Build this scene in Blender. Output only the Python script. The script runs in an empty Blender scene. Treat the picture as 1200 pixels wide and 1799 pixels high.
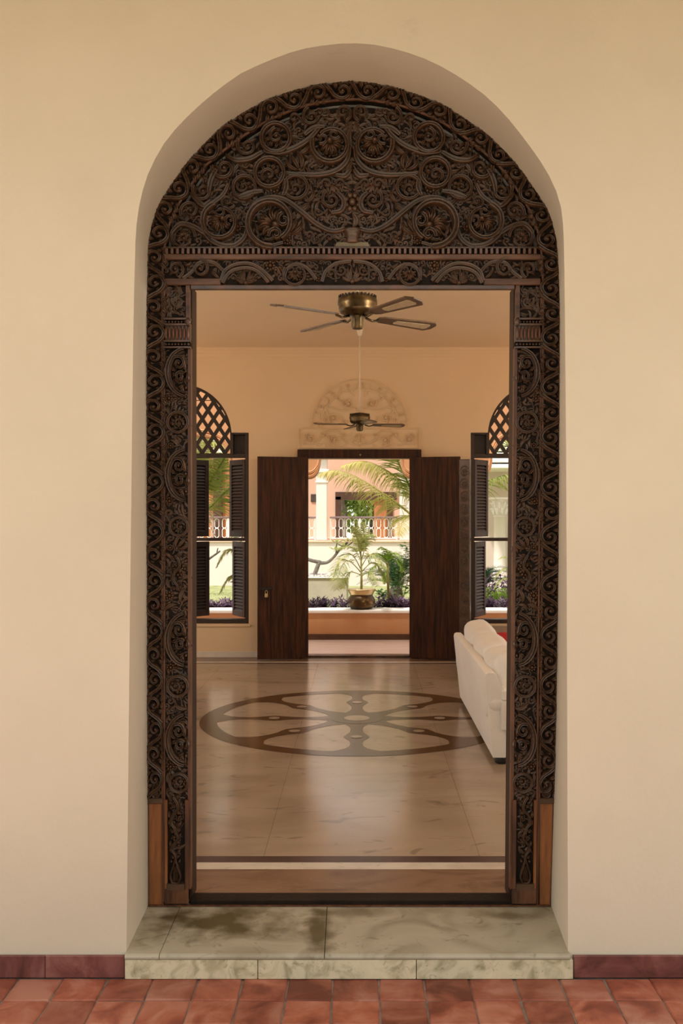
import bpy, bmesh, math, random
from mathutils import Vector, Matrix, noise as mnoise
PI = math.pi
random.seed(7)
sc = bpy.context.scene
C = sc.collection

# ---------------------------------------------------------------- camera, world, sun, exposure
FPX = 1749.0          # focal length in pixels of the 1200x1799 frame
CX, CY = 634.0, 900.0 # vanishing point in the frame
EYE = 1.57            # eye height above the hall floor (z = 0); camera at y = 0 looking along +y
cam_d = bpy.data.cameras.new('camera')
cam = bpy.data.objects.new('camera', cam_d); C.objects.link(cam); sc.camera = cam
cam.location = (0, 0, EYE); cam.rotation_euler = (PI/2, 0, 0)
cam_d.sensor_fit = 'VERTICAL'; cam_d.sensor_height = 36.0
cam_d.lens = FPX/1799*36.0
cam_d.shift_x = -(CX-600)/1799; cam_d.shift_y = (CY-899.5)/1799
cam_d.clip_start = 0.05; cam_d.clip_end = 300

world = bpy.data.worlds.new('world'); sc.world = world; world.use_nodes = True
bg = world.node_tree.nodes['Background']
bg.inputs[0].default_value = (1.0, 0.975, 0.94, 1); bg.inputs[1].default_value = 1.6

sun_d = bpy.data.lights.new('sun', 'SUN'); sun = bpy.data.objects.new('sun', sun_d); C.objects.link(sun)
sun_d.energy = 5.5; sun_d.angle = math.radians(3); sun_d.color = (1.0, 0.95, 0.87)
sun.rotation_euler = Vector((.36,.34,-.87)).to_track_quat('-Z','Y').to_euler()   # high, from the left
sun.location = (0, -5, 12)

sc.view_settings.view_transform = 'Standard'; sc.view_settings.look = 'None'
sc.view_settings.gamma = 1.0; sc.view_settings.use_curve_mapping = False
sc.view_settings.exposure = 0.0
sc.cycles.use_denoising = True
sc.cycles.max_bounces = 10; sc.cycles.diffuse_bounces = 7; sc.cycles.glossy_bounces = 4
sc.cycles.sample_clamp_indirect = 6.0

# ---------------------------------------------------------------- helpers
def at(px, py, D):
    """a photograph pixel measured at distance D -> world point"""
    return Vector(((px-CX)*D/FPX, D, EYE-(py-CY)*D/FPX))

W = {}
def setm(o, parent, m):
    W[o] = m
    if parent is not None:
        o.parent = parent; o.matrix_basis = W[parent].inverted() @ m
    else:
        o.matrix_basis = m
    C.objects.link(o)
    return o

def tag(o, label=None, cat=None, group=None, kind=None):
    if label: o['label'] = label
    if cat: o['category'] = cat
    if group: o['group'] = group
    if kind: o['kind'] = kind
    return o

def thing(name, label, cat, loc=(0,0,0), rz=0.0, group=None, kind=None, parent=None):
    o = bpy.data.objects.new(name, None); o.empty_display_size = 0.1
    setm(o, parent, Matrix.Translation(Vector(loc)) @ Matrix.Rotation(rz, 4, 'Z'))
    return tag(o, label, cat, group, kind)

class MB:
    def __init__(s): s.v = []; s.f = []
    def add(s, vs, fs):
        n = len(s.v); s.v += [tuple(p) for p in vs]; s.f += [tuple(i+n for i in f) for f in fs]; return s
    def box(s, a, b, bev=0.0, M=None):
        x0,y0,z0 = [min(p,q) for p,q in zip(a,b)]; x1,y1,z1 = [max(p,q) for p,q in zip(a,b)]
        e = min(bev, (x1-x0)*.49, (y1-y0)*.49, (z1-z0)*.49)
        if e <= 0:
            vs = [(x0,y0,z0),(x1,y0,z0),(x1,y1,z0),(x0,y1,z0),(x0,y0,z1),(x1,y0,z1),(x1,y1,z1),(x0,y1,z1)]
            fs = [(0,3,2,1),(4,5,6,7),(0,1,5,4),(1,2,6,5),(2,3,7,6),(3,0,4,7)]
        else:
            vs = []; fs = []
            idx = {}
            for i,X in enumerate((x0,x1)):
                for j,Y in enumerate((y0,y1)):
                    for k,Z in enumerate((z0,z1)):
                        sx = e if i==0 else -e; sy = e if j==0 else -e; sz = e if k==0 else -e
                        for ax,p in enumerate(((X,Y+sy,Z+sz),(X+sx,Y,Z+sz),(X+sx,Y+sy,Z))):
                            idx[i,j,k,ax] = len(vs); vs.append(p)
                        f = (idx[i,j,k,0],idx[i,j,k,1],idx[i,j,k,2])
                        fs.append(f if (i+j+k)%2==1 else f[::-1])
            I = idx
            for ax in range(3):
                for s0 in (0,1):
                    q = []
                    for (p,r) in ((0,0),(1,0),(1,1),(0,1)):
                        c = [0,0,0]; c[ax] = s0; c[(ax+1)%3] = p; c[(ax+2)%3] = r
                        q.append(I[c[0],c[1],c[2],ax])
                    fs.append(tuple(q) if s0 else tuple(q[::-1]))
            for ax in range(3):
                b1,b2 = (ax+1)%3,(ax+2)%3
                for p in (0,1):
                    for r in (0,1):
                        def g(t,a_):
                            c=[0,0,0]; c[ax]=t; c[b1]=p; c[b2]=r; return I[c[0],c[1],c[2],a_]
                        q = (g(0,b1),g(1,b1),g(1,b2),g(0,b2))
                        fs.append(q)
        if M is not None: vs = [tuple(M @ Vector(p)) for p in vs]
        return s.add(vs, fs)
    def tube(s, pts, r, n=8, caps=True):
        pts = [Vector(p) for p in pts]; m = len(pts)
        rs = r if isinstance(r,(list,tuple)) else [r]*m
        vs = []; up = Vector((0.123,0.31,0.94))
        for i,p in enumerate(pts):
            d = (pts[min(i+1,m-1)]-pts[max(i-1,0)]).normalized()
            a = d.cross(up)
            if a.length < 1e-3: a = d.cross(Vector((1,0,0)))
            a.normalize(); b = a.cross(d)
            for k in range(n):
                t = 2*PI*k/n; vs.append(p+(a*math.cos(t)+b*math.sin(t))*rs[i])
        fs = [(i*n+k, i*n+(k+1)%n, (i+1)*n+(k+1)%n, (i+1)*n+k) for i in range(m-1) for k in range(n)]
        if caps: fs += [tuple(range(n))[::-1], tuple(range((m-1)*n, m*n))]
        return s.add(vs, fs)
    def lathe(s, prof, c=(0,0,0), n=24, M=None):
        vs = []; m = len(prof)
        for r,z in prof:
            for k in range(n):
                t = 2*PI*k/n; vs.append(Vector((c[0]+r*math.cos(t), c[1]+r*math.sin(t), c[2]+z)))
        fs = [(i*n+k, i*n+(k+1)%n, (i+1)*n+(k+1)%n, (i+1)*n+k) for i in range(m-1) for k in range(n)]
        fs += [tuple(range(n))[::-1], tuple(range((m-1)*n, m*n))]
        if M is not None: vs = [M @ p for p in vs]
        return s.add(vs, fs)
    def ball(s, c, r, n=8, m=5, sq=(1,1,1)):
        vs = []; fs = []
        c = Vector(c)
        for i in range(1,m):
            ph = PI*i/m
            for k in range(n):
                t = 2*PI*k/n
                vs.append((c.x+sq[0]*r*math.sin(ph)*math.cos(t), c.y+sq[1]*r*math.sin(ph)*math.sin(t), c.z+sq[2]*r*math.cos(ph)))
        top = len(vs); vs.append((c.x,c.y,c.z+r*sq[2])); vs.append((c.x,c.y,c.z-r*sq[2]))
        for i in range(m-2):
            for k in range(n): fs.append((i*n+k,(i+1)*n+k,(i+1)*n+(k+1)%n,i*n+(k+1)%n))
        for k in range(n):
            fs.append((top,k,(k+1)%n)); fs.append((top+1,(m-2)*n+(k+1)%n,(m-2)*n+k))
        return s.add(vs, fs)
    def prism(s, poly, y0, y1):
        """polygon of (x, z) extruded between y0 (front) and y1"""
        n = len(poly)
        vs = [(p[0],y0,p[1]) for p in poly]+[(p[0],y1,p[1]) for p in poly]
        fs = [tuple(range(n)), tuple(range(n,2*n))[::-1]]
        fs += [(i,n+i,n+(i+1)%n,(i+1)%n) for i in range(n)]
        return s.add(vs, fs)

def mesh_from(name, mb, mat=None, smooth=False, fix=True, org=None, tri=False):
    me = bpy.data.meshes.new(name)
    v = mb.v
    if org is not None:
        v = [(p[0]-org[0],p[1]-org[1],p[2]-org[2]) for p in v]
    me.from_pydata(v, [], mb.f)
    if fix:
        bm = bmesh.new(); bm.from_mesh(me)
        if tri: bmesh.ops.triangulate(bm, faces=bm.faces[:], ngon_method='EAR_CLIP')
        bmesh.ops.recalc_face_normals(bm, faces=bm.faces[:]); bm.to_mesh(me); bm.free()
    if smooth:
        me.polygons.foreach_set('use_smooth', [True]*len(me.polygons))
        if smooth == 'auto':
            bm = bmesh.new(); bm.from_mesh(me)
            for e in bm.edges:
                if len(e.link_faces)==2 and e.calc_face_angle(0) > 0.7: e.smooth = False
            bm.to_mesh(me); bm.free()
    if mat: me.materials.append(mat)
    me.update()
    return me

def obj(name, mb, mat, parent=None, smooth=False, fix=True, local=False, tri=False):
    """ONE mesh object; verts of mb are world coordinates (or the parent's local ones with local=True)"""
    xs = [p[0] for p in mb.v]; ys = [p[1] for p in mb.v]; zs = [p[2] for p in mb.v]
    org = Vector(((min(xs)+max(xs))/2, (min(ys)+max(ys))/2, min(zs)))
    me = mesh_from(name, mb, mat, smooth, fix, org, tri)
    o = bpy.data.objects.new(name, me)
    m = Matrix.Translation(org)
    if local: m = W[parent] @ m
    return setm(o, parent, m)

def inst(name, me, parent, m, local=False):
    o = bpy.data.objects.new(name, me)
    if local: m = W[parent] @ m
    return setm(o, parent, m)

def struct(name, mb, mat, label=None, cat=None, **k):
    o = obj(name, mb, mat, None, **k); o['kind'] = 'structure'
    if label: o['label'] = label
    if cat: o['category'] = cat
    return o

def cr(pts, n=8, closed=False):
    """Catmull-Rom through points"""
    P = [Vector(p) for p in pts]; m = len(P); out = []
    for i in range(m if closed else m-1):
        if closed: a,b,c,d = P[(i-1)%m],P[i],P[(i+1)%m],P[(i+2)%m]
        else: a,b,c,d = P[max(i-1,0)],P[i],P[i+1],P[min(i+2,m-1)]
        for k in range(n):
            t = k/n
            out.append(0.5*((2*b)+(c-a)*t+(2*a-5*b+4*c-d)*t*t+(3*b-a-3*c+d)*t**3))
    if not closed: out.append(P[-1])
    return out

def resample(pts, n):
    L = [0]
    for a,b in zip(pts[:-1],pts[1:]): L.append(L[-1]+(b-a).length)
    out = []; j = 0
    for i in range(n):
        s = L[-1]*i/(n-1)
        while j < len(L)-2 and L[j+1] < s: j += 1
        t = (s-L[j])/max(1e-9, L[j+1]-L[j]); out.append(pts[j].lerp(pts[j+1], t))
    return out

# ---------------------------------------------------------------- materials
def _mat(name):
    m = bpy.data.materials.new(name); m.use_nodes = True
    nt = m.node_tree; b = nt.nodes['Principled BSDF']
    return m, nt, b
def N(nt, t, **k):
    n = nt.nodes.new(t)
    for a,v in k.items():
        if a in n.inputs: n.inputs[a].default_value = v
        else: setattr(n, a, v)
    return n
def ramp(nt, stops):
    r = nt.nodes.new('ShaderNodeValToRGB'); e = r.color_ramp.elements
    while len(e) < len(stops): e.new(0.5)
    for x,(p,c) in zip(e, stops): x.position = p; x.color = (*c, 1)
    return r
def noise_mat(name, cols, scale=5, detail=5, rough=0.6, bump=0.0, bscale=None, stretch=(1,1,1), metallic=0.0, dist=0.0,
              objvar=0.0, spec=0.5, lo=0.35, hi=0.65, rough2=None, coat=0.0, world_space=False):
    m, nt, b = _mat(name); L = nt.links.new
    tc = N(nt,'ShaderNodeTexCoord')
    src = tc.outputs['Object']
    if world_space:
        src = N(nt,'ShaderNodeNewGeometry').outputs['Position']
    mp = N(nt,'ShaderNodeMapping'); mp.inputs['Scale'].default_value = stretch; L(src, mp.inputs['Vector'])
    vec = mp.outputs[0]
    if objvar:
        oi = N(nt,'ShaderNodeObjectInfo'); ad = N(nt,'ShaderNodeVectorMath', operation='ADD')
        sc_ = N(nt,'ShaderNodeMath', operation='MULTIPLY'); L(oi.outputs['Random'], sc_.inputs[0]); sc_.inputs[1].default_value = 37.0
        L(vec, ad.inputs[0]); L(sc_.outputs[0], ad.inputs[1]); vec = ad.outputs[0]
    n = N(nt,'ShaderNodeTexNoise', Scale=scale, Detail=detail, Distortion=dist); n.inputs['Roughness'].default_value = .6
    L(vec, n.inputs['Vector'])
    k = len(cols)
    r = ramp(nt, [(lo+(hi-lo)*i/max(1,k-1), c) for i,c in enumerate(cols)])
    L(n.outputs['Fac'], r.inputs[0])
    out = r.outputs[0]
    if objvar:
        hs = N(nt,'ShaderNodeHueSaturation'); L(out, hs.inputs['Color'])
        mr = N(nt,'ShaderNodeMapRange'); mr.inputs['To Min'].default_value = 1-objvar; mr.inputs['To Max'].default_value = 1+objvar
        L(oi.outputs['Random'], mr.inputs[0]); L(mr.outputs[0], hs.inputs['Value']); out = hs.outputs[0]
    L(out, b.inputs['Base Color'])
    b.inputs['Roughness'].default_value = rough; b.inputs['Metallic'].default_value = metallic
    b.inputs['Specular IOR Level'].default_value = spec; b.inputs['Coat Weight'].default_value = coat; b.inputs['Coat Roughness'].default_value = .12
    if rough2 is not None:
        mr2 = N(nt,'ShaderNodeMapRange'); mr2.inputs['To Min'].default_value = rough; mr2.inputs['To Max'].default_value = rough2
        L(n.outputs['Fac'], mr2.inputs[0]); L(mr2.outputs[0], b.inputs['Roughness'])
    if bump:
        n2 = N(nt,'ShaderNodeTexNoise', Scale=bscale or scale*4, Detail=6.0); L(vec, n2.inputs['Vector'])
        bp = N(nt,'ShaderNodeBump', Strength=bump, Distance=0.01); L(n2.outputs['Fac'], bp.inputs['Height']); L(bp.outputs[0], b.inputs['Normal'])
    return m
def leaf_mat(name, cols, trans=0.35, scale=3.0, rough=.45):
    m, nt, b = _mat(name); L = nt.links.new
    g = N(nt,'ShaderNodeNewGeometry'); n = N(nt,'ShaderNodeTexNoise', Scale=scale, Detail=4.0); L(g.outputs['Position'], n.inputs['Vector'])
    r = ramp(nt, [(.3+.4*i/max(1,len(cols)-1), c) for i,c in enumerate(cols)]); L(n.outputs['Fac'], r.inputs[0])
    L(r.outputs[0], b.inputs['Base Color']); b.inputs['Roughness'].default_value = rough; b.inputs['Specular IOR Level'].default_value = .3
    t = N(nt,'ShaderNodeBsdfTranslucent'); L(r.outputs[0], t.inputs['Color'])
    mx = N(nt,'ShaderNodeMixShader'); mx.inputs[0].default_value = trans
    out = nt.nodes['Material Output']
    L(b.outputs[0], mx.inputs[1]); L(t.outputs[0], mx.inputs[2]); L(mx.outputs[0], out.inputs[0])
    return m

M = {}
M['plaster'] = noise_mat('cream_plaster', [(.60,.53,.41),(.625,.555,.43),(.65,.575,.45)], 1.3, 6, .75, bump=.08, bscale=60, spec=.25)
M['plaster_in'] = noise_mat('hall_plaster', [(.72,.545,.345),(.75,.57,.365)], 1.5, 5, .7, bump=.05, bscale=60, spec=.25)
M['plaster_white'] = noise_mat('white_plaster', [(.70,.61,.56),(.76,.665,.61)], .9, 5, .8, bump=.05, bscale=40, spec=.2)
M['plaster_pink'] = noise_mat('pink_plaster', [(.62,.42,.31),(.68,.47,.35)], .9, 5, .8, spec=.2)
M['ochre'] = noise_mat('ochre_plaster', [(.52,.27,.13),(.60,.33,.17)], 1.6, 6, .75, spec=.2)
M['ochre_dark'] = noise_mat('ochre_skirting', [(.06,.022,.008),(.10,.04,.014)], 4, 5, .6)
M['relief'] = noise_mat('relief_plaster', [(.72,.545,.345),(.75,.57,.365)], 2, 4, .7, spec=.25)
M['wood_dark'] = noise_mat('dark_carved_wood', [(.030,.017,.009),(.078,.040,.020),(.155,.066,.031)], 9, 6, .22, bump=.08, bscale=90, spec=.5, lo=.3, hi=.72, rough2=.38, coat=.22)
M['wood_board'] = noise_mat('shaded_backing_wood', [(.008,.005,.003),(.018,.009,.005)], 12, 6, .65, bump=.2, bscale=60, spec=.2)  # darker than the carving, putting crevice shade into the backing colour
M['wood_red'] = noise_mat('red_brown_wood', [(.045,.017,.008),(.10,.038,.016),(.15,.06,.026)], 5, 6, .38, bump=.08, bscale=50, stretch=(6,6,1), spec=.5)
M['wood_rail'] = noise_mat('red_brown_rail_wood', [(.045,.020,.010),(.10,.045,.022),(.16,.08,.045)], 5, 6, .42, bump=.08, bscale=50, stretch=(1,6,6), spec=.5)
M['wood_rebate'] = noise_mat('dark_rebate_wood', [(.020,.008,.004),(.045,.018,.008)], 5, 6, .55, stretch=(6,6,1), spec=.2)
M['wood_orange'] = noise_mat('orange_wood', [(.16,.055,.016),(.26,.095,.028),(.33,.13,.04)], 4, 6, .42, bump=.06, bscale=40, stretch=(8,8,.8))
M['wood_door'] = noise_mat('teak_door_wood', [(.016,.005,.002),(.042,.013,.0045),(.075,.024,.007)], 4, 6, .5, bump=.06, bscale=40, stretch=(9,9,.7), objvar=.12, spec=.22)
M['wood_shutter'] = noise_mat('dark_shutter_wood', [(.018,.009,.006),(.034,.017,.010)], 8, 4, .5, stretch=(3,3,3))
M['joint'] = noise_mat('grey_grout', [(.16,.12,.10),(.30,.25,.21)], 14, 5, .9, bump=.3, bscale=80)
M['tile'] = noise_mat('terracotta_tile', [(.17,.042,.024),(.33,.10,.058),(.43,.19,.13)], 5, 6, .42, bump=.10, bscale=40, objvar=.22, spec=.45, dist=.6, rough2=.6)
M['maroon'] = noise_mat('maroon_skirting', [(.085,.026,.022),(.16,.052,.042),(.23,.095,.078)], 6, 6, .45, bump=.05, bscale=50, objvar=.12, dist=1.2)
M['paving'] = noise_mat('courtyard_paving', [(.74,.55,.45),(.84,.67,.57)], 3, 5, .30, stretch=(1,6,1))
M['brass'] = noise_mat('aged_brass', [(.030,.018,.010),(.075,.042,.018),(.10,.058,.024),(.55,.36,.13)], 7, 5, .38, metallic=.8, lo=.35, hi=.72, bump=.08, bscale=40)
M['fan_brass'] = noise_mat('antique_brass', [(.05,.035,.018),(.16,.11,.05)], 14, 4, .35, metallic=.9)
M['fan_blade'] = noise_mat('fan_blade_wood', [(.09,.05,.025),(.14,.08,.042)], 10, 4, .5)
M['cane'] = noise_mat('woven_cane', [(.42,.31,.18),(.52,.40,.25)], 60, 3, .7)
M['cream_metal'] = noise_mat('cream_enamel', [(.74,.62,.46),(.78,.66,.5)], 6, 2, .45)
M['iron'] = noise_mat('dark_iron', [(.02,.017,.015),(.04,.035,.03)], 20, 3, .5, metallic=.6)
M['brass_bright'] = noise_mat('bright_brass', [(.55,.42,.2),(.65,.5,.26)], 20, 3, .35, metallic=.7)
M['sofa'] = noise_mat('white_sofa_linen', [(.83,.82,.79),(.88,.875,.85)], 3, 4, .85, bump=.15, bscale=220, spec=.2)
M['sofa_foot'] = noise_mat('black_sofa_foot', [(.012,.010,.010),(.02,.017,.016)], 9, 3, .4)
M['red'] = noise_mat('red_cotton', [(.42,.018,.022),(.52,.03,.033)], 5, 4, .85, bump=.15, bscale=200)
M['taupe'] = noise_mat('taupe_fabric', [(.20,.135,.085),(.26,.18,.115)], 30, 4, .9, bump=.15, bscale=200)
M['concrete'] = noise_mat('weathered_concrete', [(.42,.37,.29),(.52,.47,.38)], 2, 6, .8, bump=.15, bscale=20)
M['pebble'] = noise_mat('white_pebbles', [(.25,.22,.19),(.7,.66,.6)], 40, 3, .7)
M['bark'] = noise_mat('grey_bark', [(.10,.085,.07),(.20,.175,.15)], 20, 5, .8, bump=.3, bscale=40)
M['palm_trunk'] = noise_mat('palm_trunk', [(.22,.20,.07),(.34,.30,.10)], 8, 4, .6)
M['soil'] = noise_mat('soil', [(.05,.035,.02),(.10,.07,.045)], 30, 5, .95)
M['lawn'] = noise_mat('lawn_grass', [(.16,.18,.075),(.27,.29,.13),(.34,.35,.18)], 6, 8, .9, bump=.5, bscale=60, spec=.1, world_space=True)
M['white_paint'] = noise_mat('white_paint', [(.80,.76,.70),(.84,.80,.75)], 5, 2, .5)
M['rail_cap'] = noise_mat('mauve_rail', [(.16,.10,.10),(.22,.15,.15)], 6, 3, .5)
M['far_wood'] = noise_mat('orange_brown_panel', [(.33,.13,.045),(.46,.20,.075)], 3, 5, .6, stretch=(5,5,1))
M['far_dark'] = noise_mat('dark_far_wood', [(.05,.025,.015),(.09,.04,.022)], 5, 4, .6)
M['roof_tile'] = noise_mat('terracotta_roof', [(.40,.17,.09),(.52,.24,.14)], 4, 5, .8)
M['dark_inside'] = noise_mat('dark_picture', [(.03,.025,.02),(.10,.07,.05)], 9, 3, .6)
M['stick'] = noise_mat('dry_stem', [(.45,.36,.16),(.55,.45,.2)], 6, 3, .7)
M['dry'] = noise_mat('dry_inflorescence', [(.55,.46,.30),(.66,.56,.38)], 8, 3, .8)
L_coco = leaf_mat('coconut_leaf', [(.26,.27,.06),(.46,.42,.11),(.66,.56,.24)], .40, 2.2)
L_coco2 = leaf_mat('green_coconut_leaf', [(.13,.18,.035),(.26,.29,.06),(.42,.40,.13)], .40, 2.2)
L_areca = leaf_mat('areca_leaf', [(.18,.23,.06),(.34,.37,.11),(.52,.51,.20)], .35, 5)
L_lime = leaf_mat('lime_leaf', [(.18,.30,.03),(.32,.46,.06)], .4, 5)
L_green = leaf_mat('green_leaf', [(.09,.20,.03),(.20,.36,.06)], .35, 5)
L_dark = leaf_mat('cycad_leaf', [(.015,.055,.022),(.04,.11,.04)], .2, 5, .35)
L_purple = leaf_mat('purple_leaf', [(.06,.032,.062),(.14,.08,.14),(.23,.16,.21)], .25, 9)
L_tree = leaf_mat('tree_leaf', [(.10,.20,.04),(.24,.36,.08),(.40,.50,.16)], .4, 1.2)

def marble(name, base, vein, dark, rough=.14, scale=1.5, stretch=(1,1,1), amt=.5, objvar=0.05):
    m, nt, b = _mat(name); L = nt.links.new
    g = N(nt,'ShaderNodeNewGeometry'); mp = N(nt,'ShaderNodeMapping'); mp.inputs['Scale'].default_value = stretch
    L(g.outputs['Position'], mp.inputs[0])
    n0 = N(nt,'ShaderNodeTexNoise', Scale=scale, Detail=8.0, Distortion=1.6); L(mp.outputs[0], n0.inputs['Vector'])
    r0 = ramp(nt, [(.32,vein),(.52,base),(.75,tuple(min(1,c*1.12) for c in base))]); L(n0.outputs['Fac'], r0.inputs[0])
    n1 = N(nt,'ShaderNodeTexNoise', Scale=scale*3.1, Detail=10.0, Distortion=2.5); L(mp.outputs[0], n1.inputs['Vector'])
    r1 = ramp(nt, [(.30,(1,1,1)),(.40,(0,0,0))]); L(n1.outputs['Fac'], r1.inputs[0])
    ma = N(nt,'ShaderNodeMath', operation='MULTIPLY'); ma.inputs[1].default_value = amt; L(r1.outputs[0], ma.inputs[0])
    mx = N(nt,'ShaderNodeMixRGB'); L(ma.outputs[0], mx.inputs[0]); L(r0.outputs[0], mx.inputs[1]); mx.inputs[2].default_value = (*dark,1)
    out = mx.outputs[0]
    if objvar:
        oi = N(nt,'ShaderNodeObjectInfo'); hs = N(nt,'ShaderNodeHueSaturation'); L(out, hs.inputs['Color'])
        mr = N(nt,'ShaderNodeMapRange'); mr.inputs['To Min'].default_value = 1-objvar; mr.inputs['To Max'].default_value = 1+objvar
        L(oi.outputs['Random'], mr.inputs[0]); L(mr.outputs[0], hs.inputs['Value']); out = hs.outputs[0]
    L(out, b.inputs['Base Color']); b.inputs['Roughness'].default_value = rough; b.inputs['Specular IOR Level'].default_value = .28
    return m
M['marble'] = marble('beige_marble', (.385,.305,.225), (.315,.24,.168), (.165,.12,.085), .17, 1.3, (.7,1.2,1), .55)
M['marble_white'] = marble('white_marble', (.66,.61,.53), (.58,.52,.44), (.35,.31,.26), .2, 2.5, (1,2,1), .4)
M['marble_brown'] = marble('brown_marble', (.21,.125,.078), (.14,.078,.046), (.30,.22,.165), .2, 2.4, (1,2.2,1), .25)
M['marble_dark'] = marble('dark_marble', (.075,.04,.036), (.05,.027,.024), (.10,.07,.06), .25, 4, (1,1,1), .2)
M['inlay'] = marble('brown_inlay', (.125,.066,.028), (.10,.052,.022), (.085,.045,.02), .2, 2.5, (1,1,1), .3)
M['slab'] = marble('green_grey_marble', (.43,.39,.29), (.30,.265,.18), (.17,.145,.085), .42, 3.2, (1,1,1), .55)
M['riser'] = marble('pale_green_marble', (.60,.54,.37), (.34,.30,.18), (.20,.165,.09), .45, 11, (1,1,1), .5)
M['inlay'].node_tree.nodes['Principled BSDF'].inputs['Specular IOR Level'].default_value = .15
# brown stains lying on the step slabs
def stain(m, spots):
    nt = m.node_tree; b = nt.nodes['Principled BSDF']; L = nt.links.new
    col = b.inputs['Base Color'].links[0].from_socket
    g = N(nt,'ShaderNodeNewGeometry')
    nz = N(nt,'ShaderNodeTexNoise', Scale=9.0, Detail=8.0); L(g.outputs['Position'], nz.inputs['Vector'])
    for (x,y,rx,ry,a) in spots:
        mp = N(nt,'ShaderNodeMapping'); mp.inputs['Location'].default_value = (-x/rx,-y/ry,0); mp.inputs['Scale'].default_value = (1/rx,1/ry,0)
        L(g.outputs['Position'], mp.inputs[0])
        ln = N(nt,'ShaderNodeVectorMath', operation='LENGTH'); L(mp.outputs[0], ln.inputs[0])
        ad = N(nt,'ShaderNodeMath', operation='MULTIPLY_ADD'); L(nz.outputs['Fac'], ad.inputs[0]); ad.inputs[1].default_value = 2.2; L(ln.outputs['Value'], ad.inputs[2])
        mr = N(nt,'ShaderNodeMapRange'); mr.inputs['From Min'].default_value = 1.35; mr.inputs['From Max'].default_value = 2.1
        mr.inputs['To Min'].default_value = a; mr.inputs['To Max'].default_value = 0; L(ad.outputs[0], mr.inputs[0])
        mx = N(nt,'ShaderNodeMixRGB'); L(mr.outputs[0], mx.inputs[0]); L(col, mx.inputs[1]); mx.inputs[2].default_value = (.085,.062,.022,1)
        col = mx.outputs[0]
    L(col, b.inputs['Base Color'])
stain(M['slab'], [(-.54,3.82,.36,.19,.97),(-.16,3.68,.07,.26,.9),(-.05,3.90,.22,.07,.6),(.55,3.88,.16,.06,.6),(-.74,3.75,.05,.15,.3)])

# ================================================================ THE SETTING
DW, DF, DB = 3.56, 3.975, 4.12      # front wall face, carved frame plane, inner face of the front wall
DR = 10.77                          # inner face of the courtyard wall
FZ = -0.09                          # veranda floor level
CEIL = 3.35
XL, XR = -3.4, 3.5

# --- front wall with its arched, splayed opening
ARCH_OUT = [(222,1677),(225,1400),(228,1100),(231,850),(234,600),(237,460),(240,393),(250,337),(267,290),(297,240),(347,188),(397,147),(437,122),(517,90),(575,79),(625,76),
            (672,81),(733,98),(783,121),(833,153),(867,181),(900,217),(933,260),(960,300),(980,343),(988,380),(991,440),(993,600),(995,850),(996,1100),(997,1400),(998,1677)]
FRAME_OUT = [(260,1592),(259,1300),(258,1000),(257,750),(257,560),(258,500),(259,443),(263,405),(277,363),(300,325),(330,285),(357,254),(390,223),(430,196),(480,171),(530,155),(580,146),(622,143),
             (667,148),(733,166),(783,187),(833,219),(867,246),(900,278),(933,322),(960,362),(973,395),(980,427),(984,500),(985,560),(984,750),(982,1000),(977,1300),(968,1592)]
def contour(px, D, n=120):
    return resample(cr([Vector((*p,0)) for p in px], 6), n)
cA = [at(p.x,p.y,DW) for p in contour(ARCH_OUT, DW)]
cB = [at(p.x,p.y,DF) for p in contour(FRAME_OUT, DF)]
for c in (cA, cB): c[0].z = FZ; c[-1].z = FZ
n = len(cA)
mb = MB()
def wall_face(c, y, rev):
    pts = [(-4.2,y,FZ),(-4.2,y,4.0),(4.2,y,4.0),(4.2,y,FZ)]+[(p.x,y,p.z) for p in c[::-1]]
    i0 = len(mb.v); mb.v += pts
    mb.f.append(tuple(range(i0,i0+len(pts)))[::-1 if rev else 1])
wall_face(cA, DW, False); wall_face(cB, DB, True)
i0 = len(mb.v)
rows = []
for k in range(6):                      # rounded arris, then the splayed reveal
    t,yy = [(0,DW),(.02,DW+.004),(.05,DW+.015),(.5,DW+.2),(1,DF+.03),(1,DB)][k]
    rows.append([len(mb.v)+i for i in range(n)])
    for a,b in zip(cA,cB):
        p = a.lerp(b, t); mb.v.append((p.x,yy,p.z))
for k in range(5):
    for i in range(n-1): mb.f.append((rows[k][i],rows[k][i+1],rows[k+1][i+1],rows[k+1][i]))
mb.add([(-4.2,DW,4),(-4.2,DB,4),(4.2,DB,4),(4.2,DW,4),(-4.2,DW,FZ),(-4.2,DB,FZ),(4.2,DB,FZ),(4.2,DW,FZ)], [(0,1,2,3),(0,4,5,1),(3,2,6,7)])
def scuffs(m):
    nt = m.node_tree; b = nt.nodes['Principled BSDF']; L = nt.links.new; col = b.inputs['Base Color'].links[0].from_socket
    g = N(nt,'ShaderNodeNewGeometry')
    for sc_,lo_,hi_,amt,st in ((3.2,.66,.80,.30,(1,1,1.6)),(11.0,.70,.78,.35,(1,1,2.5))):
        mp = N(nt,'ShaderNodeMapping'); mp.inputs['Scale'].default_value = st; L(g.outputs['Position'], mp.inputs[0])
        nz = N(nt,'ShaderNodeTexNoise', Scale=sc_, Detail=9.0); nz.inputs['Roughness'].default_value = .68; L(mp.outputs[0], nz.inputs['Vector'])
        mr = N(nt,'ShaderNodeMapRange'); mr.inputs['From Min'].default_value = lo_; mr.inputs['From Max'].default_value = hi_; mr.inputs['To Max'].default_value = amt; L(nz.outputs['Fac'], mr.inputs[0])
        mx = N(nt,'ShaderNodeMixRGB'); L(mr.outputs[0], mx.inputs[0]); L(col, mx.inputs[1]); mx.inputs[2].default_value = (.30,.25,.18,1); col = mx.outputs[0]
    L(col, b.inputs['Base Color'])
scuffs(M['plaster'])
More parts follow.
